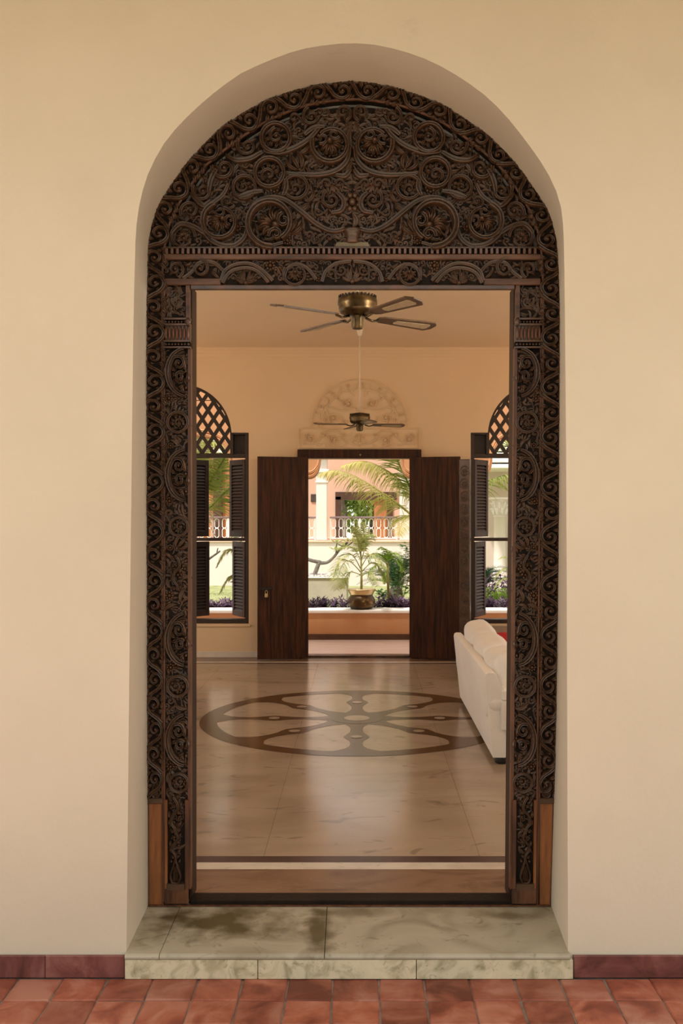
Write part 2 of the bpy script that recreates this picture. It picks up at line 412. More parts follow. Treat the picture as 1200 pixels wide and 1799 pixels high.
struct('wall_front', mb, M['plaster'], 'cream plastered wall around the tall arched doorway', 'wall', smooth='auto', tri=True)

# --- veranda floor of terracotta tiles
fl = struct('floor_veranda', MB().box((-4.2,1.2,FZ-.12),(4.2,3.6,FZ-.006)), M['joint'], 'red terracotta tiled veranda floor in front of the step', 'floor')
T = .1605
def tile_mesh(seed):
    rnd = random.Random(seed); m = MB()
    h = T/2-.0028
    c = [(-h,-h),(h,-h),(h,h),(-h,h)]
    c = [(x+rnd.uniform(-.0025,.0025), y+rnd.uniform(-.0025,.0025)) for x,y in c]
    e = .005; vs = []
    for z,s in ((-.03,0),(-.004,0),(0.0,e)):
        for x,y in c: vs.append((x-math.copysign(s,x), y-math.copysign(s,y), z+(rnd.uniform(-.0012,.0012) if z==0 else 0)))
    fs = []
    for k in range(2):
        for i in range(4): fs.append((k*4+i,k*4+(i+1)%4,(k+1)*4+(i+1)%4,(k+1)*4+i))
    fs.append((8,9,10,11)); m.add(vs,fs)
    return mesh_from('tile', m, M['tile'])
tms = [tile_mesh(i) for i in range(9)]
x_first = at(262,1735,1749*1.66/835).x   # a joint measured in the photograph
rt = random.Random(3)
for r in range(11):
    y = DW-.012-T/2-r*T
    for c in range(-12, 15):
        x = x_first+(c+.5)*T + rt.uniform(-.001,.001)
        inst('tile', rt.choice(tms), fl, Matrix.Translation((x,y,FZ+rt.uniform(-.0006,.0006))) @ Matrix.Rotation(rt.choice((0,PI/2,PI,-PI/2)),4,'Z'))
mb = MB().box((-4.2,1.2,FZ-.03),(4.2,DW-.012-11*T,FZ))
far_t = obj('tiled_area', mb, M['tile'], fl); far_t['kind'] = 'stuff'

# --- maroon skirting tiles
def skirting(name, x0, x1, joints, label):
    root = struct(name, MB().box((x0,DW-.008,FZ),(x1,DW+.02,FZ+.078)), M['joint'], label, 'skirting')
    xs = [x0]+joints+[x1]
    for a,b in zip(xs[:-1],xs[1:]):
        obj('skirting_tile', MB().box((a+.0008,DW-.016,FZ+.001),(b-.0008,DW-.004,FZ+.081), .003), M['maroon'], root)
    return root
xa = at(222,1700,DW).x; xb = at(1005,1700,DW).x
skirting('baseboard_left', -4.2, xa-.002, [-3.2,-2.4,-1.95,-1.51,-1.125], 'maroon tiled skirting along the wall left of the step')
skirting('baseboard_right', xb+.002, 4.2, [1.33,1.95,2.6,3.3], 'maroon tiled skirting along the wall right of the step')

# --- marble step filling the opening
root = thing('stone_step', 'stained pale green marble step below the carved doorway', 'step', (-.04,3.77,FZ))
obj('core', MB().box((xa+.006,DW+.0,FZ),(xb-.006,DB-.01,-.022)), M['joint'], root)
def quad_slab(name, a, b, c, d, z0, z1, mat):
    fr = [(z0,.004),(z0+.006,0),(z1-.009,0),(z1-.003,.003),(z1,.010)]      # rounded front edge
    vs = []
    for z,dy in fr: vs += [(a[0],a[1]+dy,z),(b[0],b[1]+dy,z)]
    q = len(vs); vs += [(*c,z0),(*d,z0),(*c,z1),(*d,z1)]
    fs = [(2*i,2*i+1,2*i+3,2*i+2) for i in range(4)]+[(q-2,q-1,q+2,q+3),(0,q+1,q,1),(q+1,q+3,q+2,q),tuple(range(0,q,2))+(q+3,q+1),tuple(range(1,q,2))+(q+2,q)]
    return obj(name, MB().add(vs,fs), mat, root)
yf, yb = DW-.028, DF+.02
def gx(px, py): # slab-plane x
    D = FPX*EYE/(py-CY); return (px-CX)*D/FPX
g = .0012
XA0, XA1 = xa-.0, gx(260,1597); XC0, XC1 = gx(283,1670), gx(314,1599); XE0, XE1 = gx(570,1677), gx(573,1612); XB0, XB1 = at(999,1677,DW).x, gx(968,1597)
quad_slab('tread_slab', (XA0,yf),(XC0-g,yf),(XC1-g,yb),(XA1-.02,yb), -.02, 0.0, M['slab'])
quad_slab('tread_slab', (XC0+g,yf),(XE0-g,yf),(XE1-g,yb),(XC1+g,yb), -.02, .001, M['slab'])
quad_slab('tread_slab', (XE0+g,yf),(XB0,yf),(XB1+.02,yb),(XE1+g,yb), -.02, 0.0, M['slab'])
rj = [xa-.001, at(454,1700,DW).x, at(731,1700,DW).x, xb]
for a,b in zip(rj[:-1],rj[1:]):
    obj('riser_slab', MB().box((a+g,DW-.024,FZ+.001),(b-g,DW+.002,-.0205), .002), M['riser'], root)

# --- hall: walls, ceiling, floor
struct('wall_left', MB().box((XL-.25,DB,-.2),(XL,DB+.7,CEIL+.2)).box((XL-.25,DB+.7,-.2),(XL,DB+2.7,.45)).box((XL-.25,DB+.7,2.7),(XL,DB+2.7,CEIL+.2))
       .box((XL-.25,DB+2.7,-.2),(XL,DB+3.7,CEIL+.2)).box((XL-.25,DB+3.7,-.2),(XL,DB+5.7,.45)).box((XL-.25,DB+3.7,2.7),(XL,DB+5.7,CEIL+.2)).box((XL-.25,DB+5.7,-.2),(XL,DR,CEIL+.2)),
       M['plaster_in'], 'cream wall on the left of the hall with openings added for daylight', 'wall')  # unseen window openings, added to let daylight into the hall
struct('wall_right', MB().box((XR,DB,-.2),(XR+.25,DB+.7,CEIL+.2)).box((XR,DB+.7,-.2),(XR+.25,DB+2.7,.45)).box((XR,DB+.7,2.7),(XR+.25,DB+2.7,CEIL+.2))
       .box((XR,DB+2.7,-.2),(XR+.25,DB+3.7,CEIL+.2)).box((XR,DB+3.7,-.2),(XR+.25,DB+5.7,.45)).box((XR,DB+3.7,2.7),(XR+.25,DB+5.7,CEIL+.2)).box((XR,DB+5.7,-.2),(XR+.25,DR,CEIL+.2)),
       M['plaster_in'], 'cream wall on the right of the hall with openings added for daylight', 'wall')
for x,rz in ((XL,PI/2),(XR,-PI/2)):      # sky portals in the added side openings (guide the sampling of daylight, emit nothing)
    for y in (DB+1.7, DB+4.7):
        ld = bpy.data.lights.new('opening_portal','AREA'); ld.shape = 'RECTANGLE'; ld.size = 2.25; ld.size_y = 2.0; ld.cycles.is_portal = True
        lo = bpy.data.objects.new('opening_portal', ld); C.objects.link(lo)
        lo.location = (x,y,1.575); lo.rotation_euler = (0, -PI/2 if x<0 else PI/2, 0)
struct('ceiling', MB().box((XL-.25,DB-.02,CEIL),(XR+.25,DR+.30,CEIL+.15)), M['plaster_in'], 'pinkish cream ceiling of the hall above the fans', 'ceiling')
struct('ceiling_veranda', MB().box((-4.2,1.5,3.52),(4.2,DW,3.67)), noise_mat('veranda_ceiling_wood',[(.40,.27,.09),(.50,.34,.12)],3,5,.6,stretch=(1,8,1)), 'plain ceiling over the front veranda, out of view and shaped for the light', 'ceiling')  # out of view; overhang and yellow tint shaped for the light on the wall

floor = struct('floor', MB().box((XL-.25,DF+.01,-.2),(XR+.25,DR+.3,-.004)), M['marble_dark'], 'polished beige marble floor of the hall', 'floor')
def fD(py, z=0.0): return FPX*(EYE-z)/(py-CY)
bands = [(DB-.04+.0, fD(1527), 'marble_brown'), (fD(1527), fD(1515), 'marble_white'), (fD(1515), fD(1504), 'marble_dark')]
bands[0] = (4.056, fD(1527), 'marble_brown')
for a,b,m in bands: obj('floor_band', MB().box((XL,a,-.03),(XR,b-.0006,0.0)), M[m], floor)
y0 = fD(1504)
fb = [(fD(1166),fD(1164.3),'marble_dark'),(fD(1164.3),fD(1162.3),'marble_white'),(fD(1162.3),DR,'marble_brown')]
for a,b,m in fb: obj('floor_band', MB().box((XL,a,-.03),(XR,b-.0006,0.0)), M[m], floor)
y1 = fD(1166)
nx, ny = 7, 6
for i in range(nx):
    for j in range(ny):
        xa_, xb_ = XL+(XR-XL)*i/nx, XL+(XR-XL)*(i+1)/nx; ya_, yb_ = y0+(y1-y0)*j/ny, y0+(y1-y0)*(j+1)/ny
        obj('marble_slab', MB().box((xa_+.0006,ya_+.0006,-.03),(xb_-.0006,yb_-.0006,0.0)), M['marble'], floor)

# --- wheel inlay in the floor
WC = Vector((at(627,1262,fD(1262)).x, fD(1262)))
RO, RI = 1.185, 1.055
mb = MB(); K = 96
vs = []
for k in range(K):
    t = 2*PI*k/K
    for r in (RI,RO): vs.append((WC.x+r*math.cos(t), WC.y+r*math.sin(t), .0015))
mb.add(vs, [(2*k,2*k+1,(2*k+3)%(2*K),(2*k+2)%(2*K)) for k in range(K)])
obj('inlay_rim', mb, M['inlay'], floor)
def disc(name, c, r, z, mat, n=32, ry=None):
    vs = [(c[0]+r*math.cos(2*PI*k/n), c[1]+(ry or r)*math.sin(2*PI*k/n), z) for k in range(n)]
    return obj(name, MB().add(vs,[tuple(range(n))]), mat, floor)
prof = [(.10,.13),(.16,.115),(.22,.085),(.29,.055),(.38,.043),(.48,.048),(.56,.072),(.63,.092),(.68,.078),(.75,.050),(.83,.040),(.91,.048),(.97,.075),(1.02,.125),(1.06,.19)]
for k in range(8):
    t = -PI/2+k*PI/4; ca,sa = math.cos(t),math.sin(t); vs = []
    for r,w in prof:
        for s in (-1,1): vs.append((WC.x+ca*r-sa*w*s, WC.y+sa*r+ca*w*s, .0012+.0001*(k%2)))
    m_ = len(prof)
    obj('inlay_spoke', MB().add(vs,[(2*i,2*i+1,2*i+3,2*i+2) for i in range(m_-1)]), M['inlay'], floor)
    disc('inlay_dot', (WC.x+ca*.63, WC.y+sa*.63), .042, .003, M['marble'])
disc('inlay_hub', WC, .20, .0022, M['inlay']); disc('inlay_hub_disc', WC, .098, .0032, M['marble'])

# --- courtyard wall with door and two arched windows
def X2(px): return (px-CX)*DR/FPX
def Z2(py): return EYE-(py-CY)*DR/FPX
WT = .28
DOX0, DOX1, DOZ = X2(537), X2(723), Z2(805)
win = [(X2(187),X2(437)), (X2(827),X2(1077))]
WZ0, WZT, WZS = Z2(1096), Z2(798), Z2(760)   # sill, transom, shoulder
AR = 95*DR/FPX; AZ = Z2(766)
def win_outline(x0,x1):
    c = (x0+x1)/2; pts = [(x0,WZ0),(x0,WZS),(c-AR,WZS)]
    pts += [(c-AR*math.cos(t), AZ+AR*.98*math.sin(t)) for t in [PI*k/28 for k in range(29)]]
    pts += [(c+AR,WZS),(x1,WZS),(x1,WZ0)]
    return pts
bm = bmesh.new()
mb = MB()
# build the wall as vertical columns so that all openings are real holes
def hole_spans(x):
    h = []
    if DOX0 <= x <= DOX1: h.append((-.2, DOZ))
    for x0,x1 in win:
        c = (x0+x1)/2
        if x0 <= x <= x1:
            top = WZS
            if abs(x-c) < AR: top = max(WZS, AZ+AR*.98*math.sqrt(max(0,1-((x-c)/AR)**2)))
            h.append((WZ0, top))
    return h
xs = {XL-.25, XR+.25, DOX0, DOX1}
for x0,x1 in win:
    c = (x0+x1)/2; xs |= {x0,x1}
    for k in range(41): xs.add(c-AR*math.cos(PI*k/40))
xs = sorted(xs); E = 1e-5
TOPZ = CEIL+.2
for a,b in zip(xs[:-1],xs[1:]):
    ha = hole_spans(a+E); hb = hole_spans(b-E)
    if not ha: segs = [((-.2,TOPZ),(-.2,TOPZ))]
    else:
        (l0,t0),(l1,t1) = ha[0],hb[0]; segs = [((t0,TOPZ),(t1,TOPZ))]
        if l0 > -.19: segs.append(((-.2,l0),(-.2,l1)))
    for (p0,p1),(q0,q1) in segs:
        vs = [(a,DR,p0),(b,DR,q0),(b,DR,q1),(a,DR,p1),(a,DR+WT,p0),(b,DR+WT,q0),(b,DR+WT,q1),(a,DR+WT,p1)]
        fs = [(0,1,2,3),(7,6,5,4),(0,4,5,1),(3,2,6,7)]
        mb.add(vs, fs)
    for x,side in ((a,-1),(b,1)):
        h = ha if side<0 else hb
        x2 = x-E if side<0 else x+E
        g_ = hole_spans(x2)
        def rng(hh): return hh[0] if hh else None
        A,B = rng(h), rng(g_)
        if (A is None) != (B is None) or (A and B and abs(A[1]-B[1])>.002):
            if A is None and B: lo_,hi_ = B
            elif B is None and A: lo_,hi_ = A
            else: lo_,hi_ = sorted((A[1],B[1]))
            if side<0: mb.add([(x,DR,lo_),(x,DR+WT,lo_),(x,DR+WT,hi_),(x,DR,hi_)],[(0,1,2,3)])
struct('wall_back', mb, M['plaster_in'], 'cream wall with courtyard door and arched windows', 'wall', fix=False)
# cornice and skirting of that wall
struct('trim_1', MB().box((XL,DR-.035,CEIL-.035),(XR,DR,CEIL)).box((XL,DR-.022,CEIL-.062),(XR,DR,CEIL-.03)).box((XL,DR-.012,CEIL-.10),(XR,DR,CEIL-.06)), M['plaster_in'], 'stepped plaster cornice along the courtyard wall', 'cornice')
struct('baseboard_back', MB().box((XL,DR-.015,0),(DOX0-.12,DR,Z2(1144.5)),.003), M['marble_white'], 'pale stone skirting left of the courtyard door', 'skirting')
struct('baseboard_back_right', MB().box((DOX1+.12,DR-.015,0),(XR,DR,Z2(1144.5)),.003), M['marble_white'], 'pale stone skirting right of the courtyard door', 'skirting')

# ================================================================ CARVED ORNAMENT
PROF2 = [(-1,0),(-.86,.62),(-.52,.98),(-.16,.62),(.16,.62),(.52,.98),(.86,.62),(1,0)]      # two ridges, one groove
PROF3 = [(-1,0),(-.8,.55),(-.5,.72),(-.3,.55),(0,1.0),(.3,.55),(.5,.72),(.8,.55),(1,0)]    # broad stem
PROFL = [(-1,0),(-.62,.75),(-.2,.72),(0,.38),(.2,.72),(.62,.75),(1,0)]                     # leaf with a mid vein
def rib(m, pts, w, h, prof=PROF2, wf=None, base=0.0):
    """carved ridge along a 2D path (x right, z up); relief towards the viewer (-y)"""
    P = [Vector((p[0],p[1])) for p in pts]; k = len(P); q = len(prof); vs = []
    for i,p in enumerate(P):
        d = P[min(i+1,k-1)]-P[max(i-1,0)]
        d = d.normalized() if d.length > 1e-9 else Vector((1,0))
        nrm = Vector((-d.y,d.x)); t = i/(k-1); f = wf(t) if wf else 1.0
        for a,b in prof:
            c = p+nrm*(a*w*f); vs.append((c.x, -(base+b*h*(.35+.65*min(1,f))), c.y))
    m.add(vs, [(i*q+j, i*q+j+1, (i+1)*q+j+1, (i+1)*q+j) for i in range(k-1) for j in range(q-1)])
    return m
def leaf(m, a, b, bend, w, h, n=7):
    a = Vector(a); b = Vector(b); d = b-a; nn = Vector((-d.y,d.x))*bend
    pts = [a.lerp(b,t)+nn*(4*t*(1-t)) for t in [i/(n-1) for i in range(n)]]
    return rib(m, pts, w, h, PROFL, lambda t: max(.05, math.sin(PI*min(1,t*.93+.05))**.75))
def spiral(r0, r1, a0, turns, n=34, c=(0,0), sgn=1):
    out = []
    for i in range(n):
        t = i/(n-1); r = r0*(r1/r0)**t; a = a0+sgn*turns*2*PI*t
        out.append((c[0]+r*math.cos(a), c[1]+r*math.sin(a)))
    return out
def bud(m, c, r, h=1.0):
    m.ball((c[0],0,c[1]), r, 8, 5, (1,h,1)); return m
def flip(m):
    o = MB(); o.v = [(-x,y,z) for x,y,z in m.v]; o.f = [f[::-1] for f in m.f]; return o
def t_spiral(seed=0):
    m = MB(); s = spiral(.9,.17,PI*.5,1.55)
    rib(m, s, .17, .26, wf=lambda t: 1-.55*t); bud(m, (0,0), .2, 1.3)
    for a in (0.4,1.5,2.7,4.0): leaf(m, (.78*math.cos(a),.78*math.sin(a)), (.34*math.cos(a+.7),.34*math.sin(a+.7)), .18, .13, .2, 6)
    return m
def t_ring():
    m = MB(); rib(m, [(.88*math.cos(2*PI*k/30),.88*math.sin(2*PI*k/30)) for k in range(31)], .15, .25)
    rib(m, spiral(.5,.12,-.4,1.2,22,(.08,-.08)), .12, .22, wf=lambda t: 1-.5*t); bud(m, (.08,-.08), .16, 1.3)
    for a in (1.2,1.9,2.6,3.3): leaf(m, (.1+.3*math.cos(a),-.05+.3*math.sin(a)), (.72*math.cos(a),.72*math.sin(a)), .12, .13, .24, 6)
    for a in (4.3,5.3): leaf(m, (.72*math.cos(a),.72*math.sin(a)), (.45*math.cos(a+.6),.45*math.sin(a+.6)), .1, .1, .2, 5)
    return m
def t_loop():   # ring opening into a tail, palmette inside
    m = MB(); rib(m, spiral(1.0,.74,-.6,.92,30), .14, .25, wf=lambda t: 1.15-.4*t)
    for a in (.1,.65,1.2,1.9,2.6,3.2): leaf(m, (.12*math.cos(a),-.2+.12*math.sin(a)), (.62*math.cos(a),.58*math.sin(a)-.02), .14 if a<1.6 else -.14, .14, .26, 6)
    bud(m, (0,-.22), .2, 1.3); rib(m, spiral(.3,.1,2.4,1.0,16,(-.32,-.42),-1), .09, .2); rib(m, spiral(.3,.1,.7,1.0,16,(.32,-.42)), .09, .2)
    return m
def t_rosette():
    m = MB()
    for k in range(8):
        a = 2*PI*k/8; m.ball((.62*math.cos(a),0,.62*math.sin(a)), .30, 7, 4, (1,.8,1))
    bud(m, (0,0), .36, 1.0); return m
def t_grapes():
    m = MB()
    for j,row in enumerate((3,4,3,2,1)):
        for i in range(row): m.ball(((i-(row-1)/2)*.48,0,.8-.42*j), .25, 7, 4, (1,1.0,1))
    leaf(m, (-.1,.9), (-.8,1.1), .2, .2, .2); leaf(m, (.1,.9), (.8,1.1), -.2, .2, .2); return m
def t_leaf():
    m = MB(); leaf(m, (0,-1), (0,1), .18, .36, .34, 9); return m
def t_comma():
    m = MB(); s = spiral(.62,.15,-2.2,1.15,22,(0,.25),-1)
    rib(m, [(-.15,-1.0),(-.38,-.6)]+s, .17, .26, wf=lambda t: .5+.5*math.sin(PI*min(1,.25+t*.6))); bud(m, (0,.25), .19, 1.3); return m
def t_tulip():
    m = MB()
    for a,b in ((-.55,.2),(0,0),(.55,-.2)): leaf(m, (a*.25,-.7), (a*1.1,.9), b, .27, .34, 8)
    bud(m, (0,-.75), .26, 1.0); rib(m, [(-.3,-.95),(0,-1.0),(.3,-.95)], .1, .2); return m
def t_palmette():
    m = MB()
    for a in (-1.25,-.8,-.4,0,.4,.8,1.25): leaf(m, (0,-.6), (math.sin(a)*1.0,-.6+math.cos(a)*1.5), -.1*(1 if a>0 else -1), .17, .28, 8)
    bud(m, (0,-.6), .26, 1.2); return m
def t_band():   # one unit of the running scroll: length 1 along z
    m = MB()
    rib(m, cr([Vector(p) for p in ((-.36,-.62),(-.12,-.42),(.22,-.2),(.36,.08),(.22,.34),(-.02,.36),(-.17,.2),(-.12,.02),(.02,-.02),(.12,.08),(.08,.16))], 4), .085, .12, wf=lambda t: 1.15-.65*t)
    bud(m, (.03,.12), .10, 1.2)
    leaf(m, (-.36,-.3), (-.10,-.12), .2, .10, .10, 6); leaf(m, (-.38,-.12), (-.22,.12), .2, .10, .10, 6); leaf(m, (-.37,.16), (-.22,.4), .2, .10, .1, 6)
    leaf(m, (.38,-.42), (.18,-.40), .2, .07, .09, 5); leaf(m, (.36,.36), (.16,.5), .2, .10, .10, 6); bud(m, (-.33,.45), .07, 1.1); leaf(m, (0,.44),(-.2,.52), .2, .07, .09, 5)
    leaf(m, (.2,-.05), (.0,-.12), .2, .06, .09, 5)
    return m
def t_cloop():  # tall C-shaped stem for the jambs, open on the right: height 2, width 1
    m = MB(); s = [(.42*1-.92*math.cos(t)*1.0-.0, math.sin(t)*1.0) for t in [(-PI/2*1.05)+(PI*1.1)*k/28 for k in range(29)]]
    s = [(.45-.85*math.cos(t), .97*math.sin(t)) for t in [-1.45+2.9*k/28 for k in range(29)]]
    rib(m, s, .105, .17, wf=lambda t: .65+.5*math.sin(PI*t))
    rib(m, [(p[0]*.86+.07,p[1]*.86) for p in s], .045, .12)
    rib(m, spiral(.30,.09,2.2,1.3,22,(.12,.36),-1), .08, .17, wf=lambda t: 1-.4*t); bud(m, (.12,.36), .11, 1.3)
    rib(m, spiral(.22,.08,.5,1.2,18,(.18,-.18)), .07, .16); bud(m, (.18,-.18), .08, 1.3)
    for a,b,c in (((.0,.05),(-.2,.3),.2),((.05,.0),(-.24,-.05),.2),((.1,-.42),(-.15,-.3),-.2),((.3,-.5),(.05,-.62),.2),((.38,.7),(.05,.72),.2),((.42,.1),(.42,.45),.2),((.44,-.4),(.42,0),-.2),((.36,-.85),(.3,-.5),.2)):
        leaf(m, a, b, c, .095, .15, 6)
    for p in ((.40,.05),(.42,-.62),(.30,.62)): bud(m, p, .07, 1.3)
    return m
def t_vine():   # S stem with leaves: height 2
    m = MB(); s = cr([Vector(p) for p in ((.05,-1.05),(.0,-.75),(-.22,-.4),(-.12,0),(.15,.3),(.12,.65),(-.1,1.0))], 5)
    rib(m, s, .085, .15)
    for a,b,c in (((-.1,-.6),(-.36,-.25),.2),((.02,-.65),(.32,-.35),-.2),((-.18,-.2),(-.36,.2),.2),((-.02,.1),(.34,.0),.2),((.12,.45),(.36,.72),-.2),((.1,.5),(-.25,.55),.2),((-.02,.85),(.3,1.0),.2),((-.1,.8),(-.36,1.0),.2),((.0,-.9),(.28,-.75),-.2),((.0,-.9),(-.28,-.8),.2)):
        leaf(m, a, b, c, .10, .15, 6)
    for p in ((.22,-.12),(.30,.22),(-.26,.36)): bud(m, p, .085, 1.2)
    return m
def t_drop():   # tear-drop base finial: height 2
    m = MB(); rib(m, cr([Vector(p) for p in ((0,1.0),(.10,.62),(.30,.1),(.42,-.35),(.28,-.75),(0,-.86),(-.28,-.75),(-.42,-.35),(-.30,.1),(-.10,.62),(0,1.0))], 4), .085, .14)
    for a in (-.2,-.07,.07,.2): rib(m, [(a*.3,.4),(a*.9,-.2),(a*.9,-.7)], .05, .10, PROFL)
    bud(m, (-.34,.75), .13); bud(m, (.34,.75), .13); return m
TB = {}
for nm, fn in (('spiral',t_spiral),('ring',t_ring),('loop',t_loop),('rosette',t_rosette),('grapes',t_grapes),('leaf',t_leaf),('comma',t_comma),('tulip',t_tulip),
               ('palmette',t_palmette),('band',t_band),('cloop',t_cloop),('vine',t_vine),('drop',t_drop)):
    raw = fn()
    for mir in (0,1):
        for mk in ('wood_dark','relief'):
            if mk == 'relief' and nm not in ('spiral','comma','leaf','palmette','loop','rosette'): continue
            TB[nm,mir,mk] = mesh_from('carved_'+nm, flip(raw) if mir else raw, M[mk], True, fix=False)
CNAME = {'spiral':'carved_scroll','ring':'carved_ring','loop':'carved_loop','rosette':'carved_rosette','grapes':'carved_grapes','leaf':'carved_leaf','comma':'carved_curl','tulip':'carved_tulip',
         'palmette':'carved_palmette','band':'running_scroll','cloop':'carved_stem_loop','vine':'carved_vine','drop':'carved_finial'}
def carve(nm, parent, px, py, D, r, ang=0.0, mir=0, mk='wood_dark', deep=1.0, K=None, sx=1.0):
    """place a motif of radius r pixels at a measured pixel on plane D; ang counter-clockwise in degrees"""
    p = at(px,py,D); s = r*D/FPX
    m = Matrix.Translation(p) @ Matrix.Rotation(-math.radians(ang),4,'Y') @ Matrix.Diagonal((s*sx,s*deep,s,1))
    return inst(CNAME[nm], TB[nm,mir,mk], parent, m)

# ================================================================ THE CARVED DOOR FRAME
FR = thing('carved_door_frame', 'dark carved wooden door frame with arched tympanum in the front wall', 'door frame', (at(620,1590,DF).x, DF+.05, 0))
def pxpoly(pts, D0, D1, Dm=DF): # polygon measured on the frame plane
    return MB().prism([(at(x,y,Dm).x, at(x,y,Dm).z) for x,y in pts], D0, D1)
def pxbox(x0,y0,x1,y1,D0,D1,bev=.002):
    a = at(x0,y1,DF); b = at(x1,y0,DF); return MB().box((a.x,D0,a.z),(b.x,D1,b.z),bev)
# outer band
FRAME_IN = [(288,1592),(287,1300),(287,1000),(287,750),(287,560),(287,500),(290,443),(302,387),(325,345),(357,299),(390,270),(430,240),(477,212),(530,190),(580,180),(621,177),
            (663,180),(715,191),(768,213),(812,240),(850,270),(883,301),(914,346),(938,390),(949,443),(952,500),(952,560),(951,750),(950,1000),(947,1300),(942,1592)]
co = resample(cr([Vector((*p,0)) for p in FRAME_OUT],6), 140); ci = resample(cr([Vector((*p,0)) for p in FRAME_IN],6), 140)
cw_o = [at(p.x,p.y,DF) for p in co]; cw_i = [at(p.x,p.y,DF) for p in ci]
mb = MB(); vs = []
for a,b in zip(cw_o,cw_i):
    vs += [(a.x,DF+.05,a.z),(a.x,DF+.002,a.z),(b.x,DF+.002,b.z),(b.x,DB,b.z)]
mb.add(vs, [(4*i+j,4*i+j+1,4*i+j+5,4*i+j+4) for i in range(139) for j in range(3)])
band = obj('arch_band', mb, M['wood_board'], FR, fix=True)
def edge_rib(name, pts, w, parent, D, h=.010, mat='wood_red', prof=PROFL):
    m = MB(); rib(m, [(p.x,p.z) for p in pts], w, h, prof); m.v = [(x,D+y,z) for x,y,z in m.v]
    return obj(name, m, M[mat], parent, smooth=True, fix=False)
edge_rib('edge_moulding', [a.lerp(b,.94) for a,b in zip(cw_o,cw_i)], .0042, band, DF+.002, .016)
edge_rib('edge_moulding', [a.lerp(b,.06) for a,b in zip(cw_o,cw_i)], .0040, band, DF+.002, .010, 'wood_dark')
m = MB(); rib(m, [(p.x,p.z) for p in cw_o], .0035, .008, PROFL); m.v = [(x,DF+.004+y,z) for x,y,z in m.v]
struct('trim_3', m, noise_mat('pale_plaster_joint',[(.62,.52,.36),(.72,.62,.45)],30,4,.85), 'pale plaster joint line around the carved frame', 'plaster joint', smooth=True, fix=False)
# running scroll along the band centre line
mid = [a.lerp(b,.5) for a,b in zip(co,ci)]
acc = [0]
for a,b in zip(mid[:-1],mid[1:]): acc.append(acc[-1]+(b-a).length)
def on_mid(s):
    j = 0
    while j < len(acc)-2 and acc[j+1] < s: j += 1
    t = (s-acc[j])/(acc[j+1]-acc[j]); return mid[j].lerp(mid[j+1],t), (mid[j+1]-mid[j]).normalized(), (co[j]-ci[j]).length
s0 = 1592-1394; s1 = acc[-1]-s0
nu = 66; step = (s1-s0)/nu
for k in range(nu):
    p,d,wd = on_mid(s0+(k+.5)*step)
    ang = math.degrees(math.atan2(-d.y,d.x))-90
    o = carve('band', band, p.x, p.y, DF+.002, step, ang, k%2 if k < nu//2 else (k+1)%2, deep=2.3, sx=min(1.12, wd*.90/.76/step*1.03))
for sx_ in (0,1):
    px = (274,960)[sx_]
    carve('drop', band, px, 1386, DF+.002, 17, 0, sx_, deep=1.2, sx=1.0)
    obj('base_collar', pxbox(px-13,1401,px+13,1411,DF-.012,DF+.004,.003), M['wood_dark'], band, smooth=False)
    obj('plain_panel', pxbox(px-12.5 if sx_ else px-12,1411,px+12.5 if sx_==0 else px+11,1590,DF-.004,DF+.003,.002), M['wood_orange'], band)

# tympanum board with pale gap strip behind it
cc = [p for p in ci if p.y < 446]
bot = 437
poly = [(p.x,p.y) for p in cc]
poly = [(cc[0].x,bot)]+[q for q in poly if q[1] < bot]+[(cc[-1].x,bot)]
gap = obj('pale_gap_panel', pxpoly(poly, DF+.040, DF+.05), noise_mat('pale_grey_gap',[(.36,.35,.32),(.45,.43,.40)],6,3,.8), FR, tri=True)
cxm = 619.0
pin = []
for (x,y) in poly:
    dx, dy = cxm-x, 437-y; L_ = math.hypot(dx,dy); f = 7.0/max(L_,1)
    pin.append((x+dx*f, min(bot, y+dy*f)))
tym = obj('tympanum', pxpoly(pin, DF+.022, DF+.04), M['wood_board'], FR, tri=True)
# main scrolls of the left half, measured: (x, y, radius, motif, angle, mirrored)
TY = [(603,199,17,'spiral',200,0),(548,208,19,'spiral',20,0),(520,211,14,'comma',60,1),(485,245,27,'ring',120,0),(436,259,20,'spiral',70,0),(415,264,12,'comma',40,1),
      (582,257,32,'loop',200,0),(474,306,27,'ring',30,1),(395,298,23,'spiral',80,0),(397,321,11,'comma',250,0),(430,331,21,'ring',200,0),(520,331,22,'ring',300,0),
      (358,338,21,'spiral',60,0),(400,355,16,'spiral',240,1),(336,372,20,'spiral',120,1),(388,392,31,'loop',140,0),(413,406,10,'comma',20,0),(477,394,41,'loop',60,1),
      (474,407,18,'spiral',150,0),(322,417,21,'loop',30,0),(347,427,11,'comma',330,1),(583,353,19,'spiral',40,0),(571,326,14,'comma',300,0),(599,326,14,'comma',60,1),
      (545,418,13,'comma',20,1),(556,422,11,'spiral',0,0),(576,420,11,'comma',300,0),(562,372,13,'comma',110,0),(515,400,16,'tulip',330,0),(520,288,17,'tulip',30,0),
      (482,330,12,'rosette',0,0),(418,399,8.5,'rosette',0,0),(505,423,9,'rosette',0,0),(583,281,13,'grapes',10,0),(306,424,9,'comma',20,0),(447,353,13,'leaf',60,0),
      (455,285,10,'leaf',120,0),(500,268,14,'leaf',70,1),(533,262,14,'leaf',130,0),(548,300,12,'leaf',60,0),(545,345,12,'leaf',150,0),(530,365,14,'leaf',120,0)]
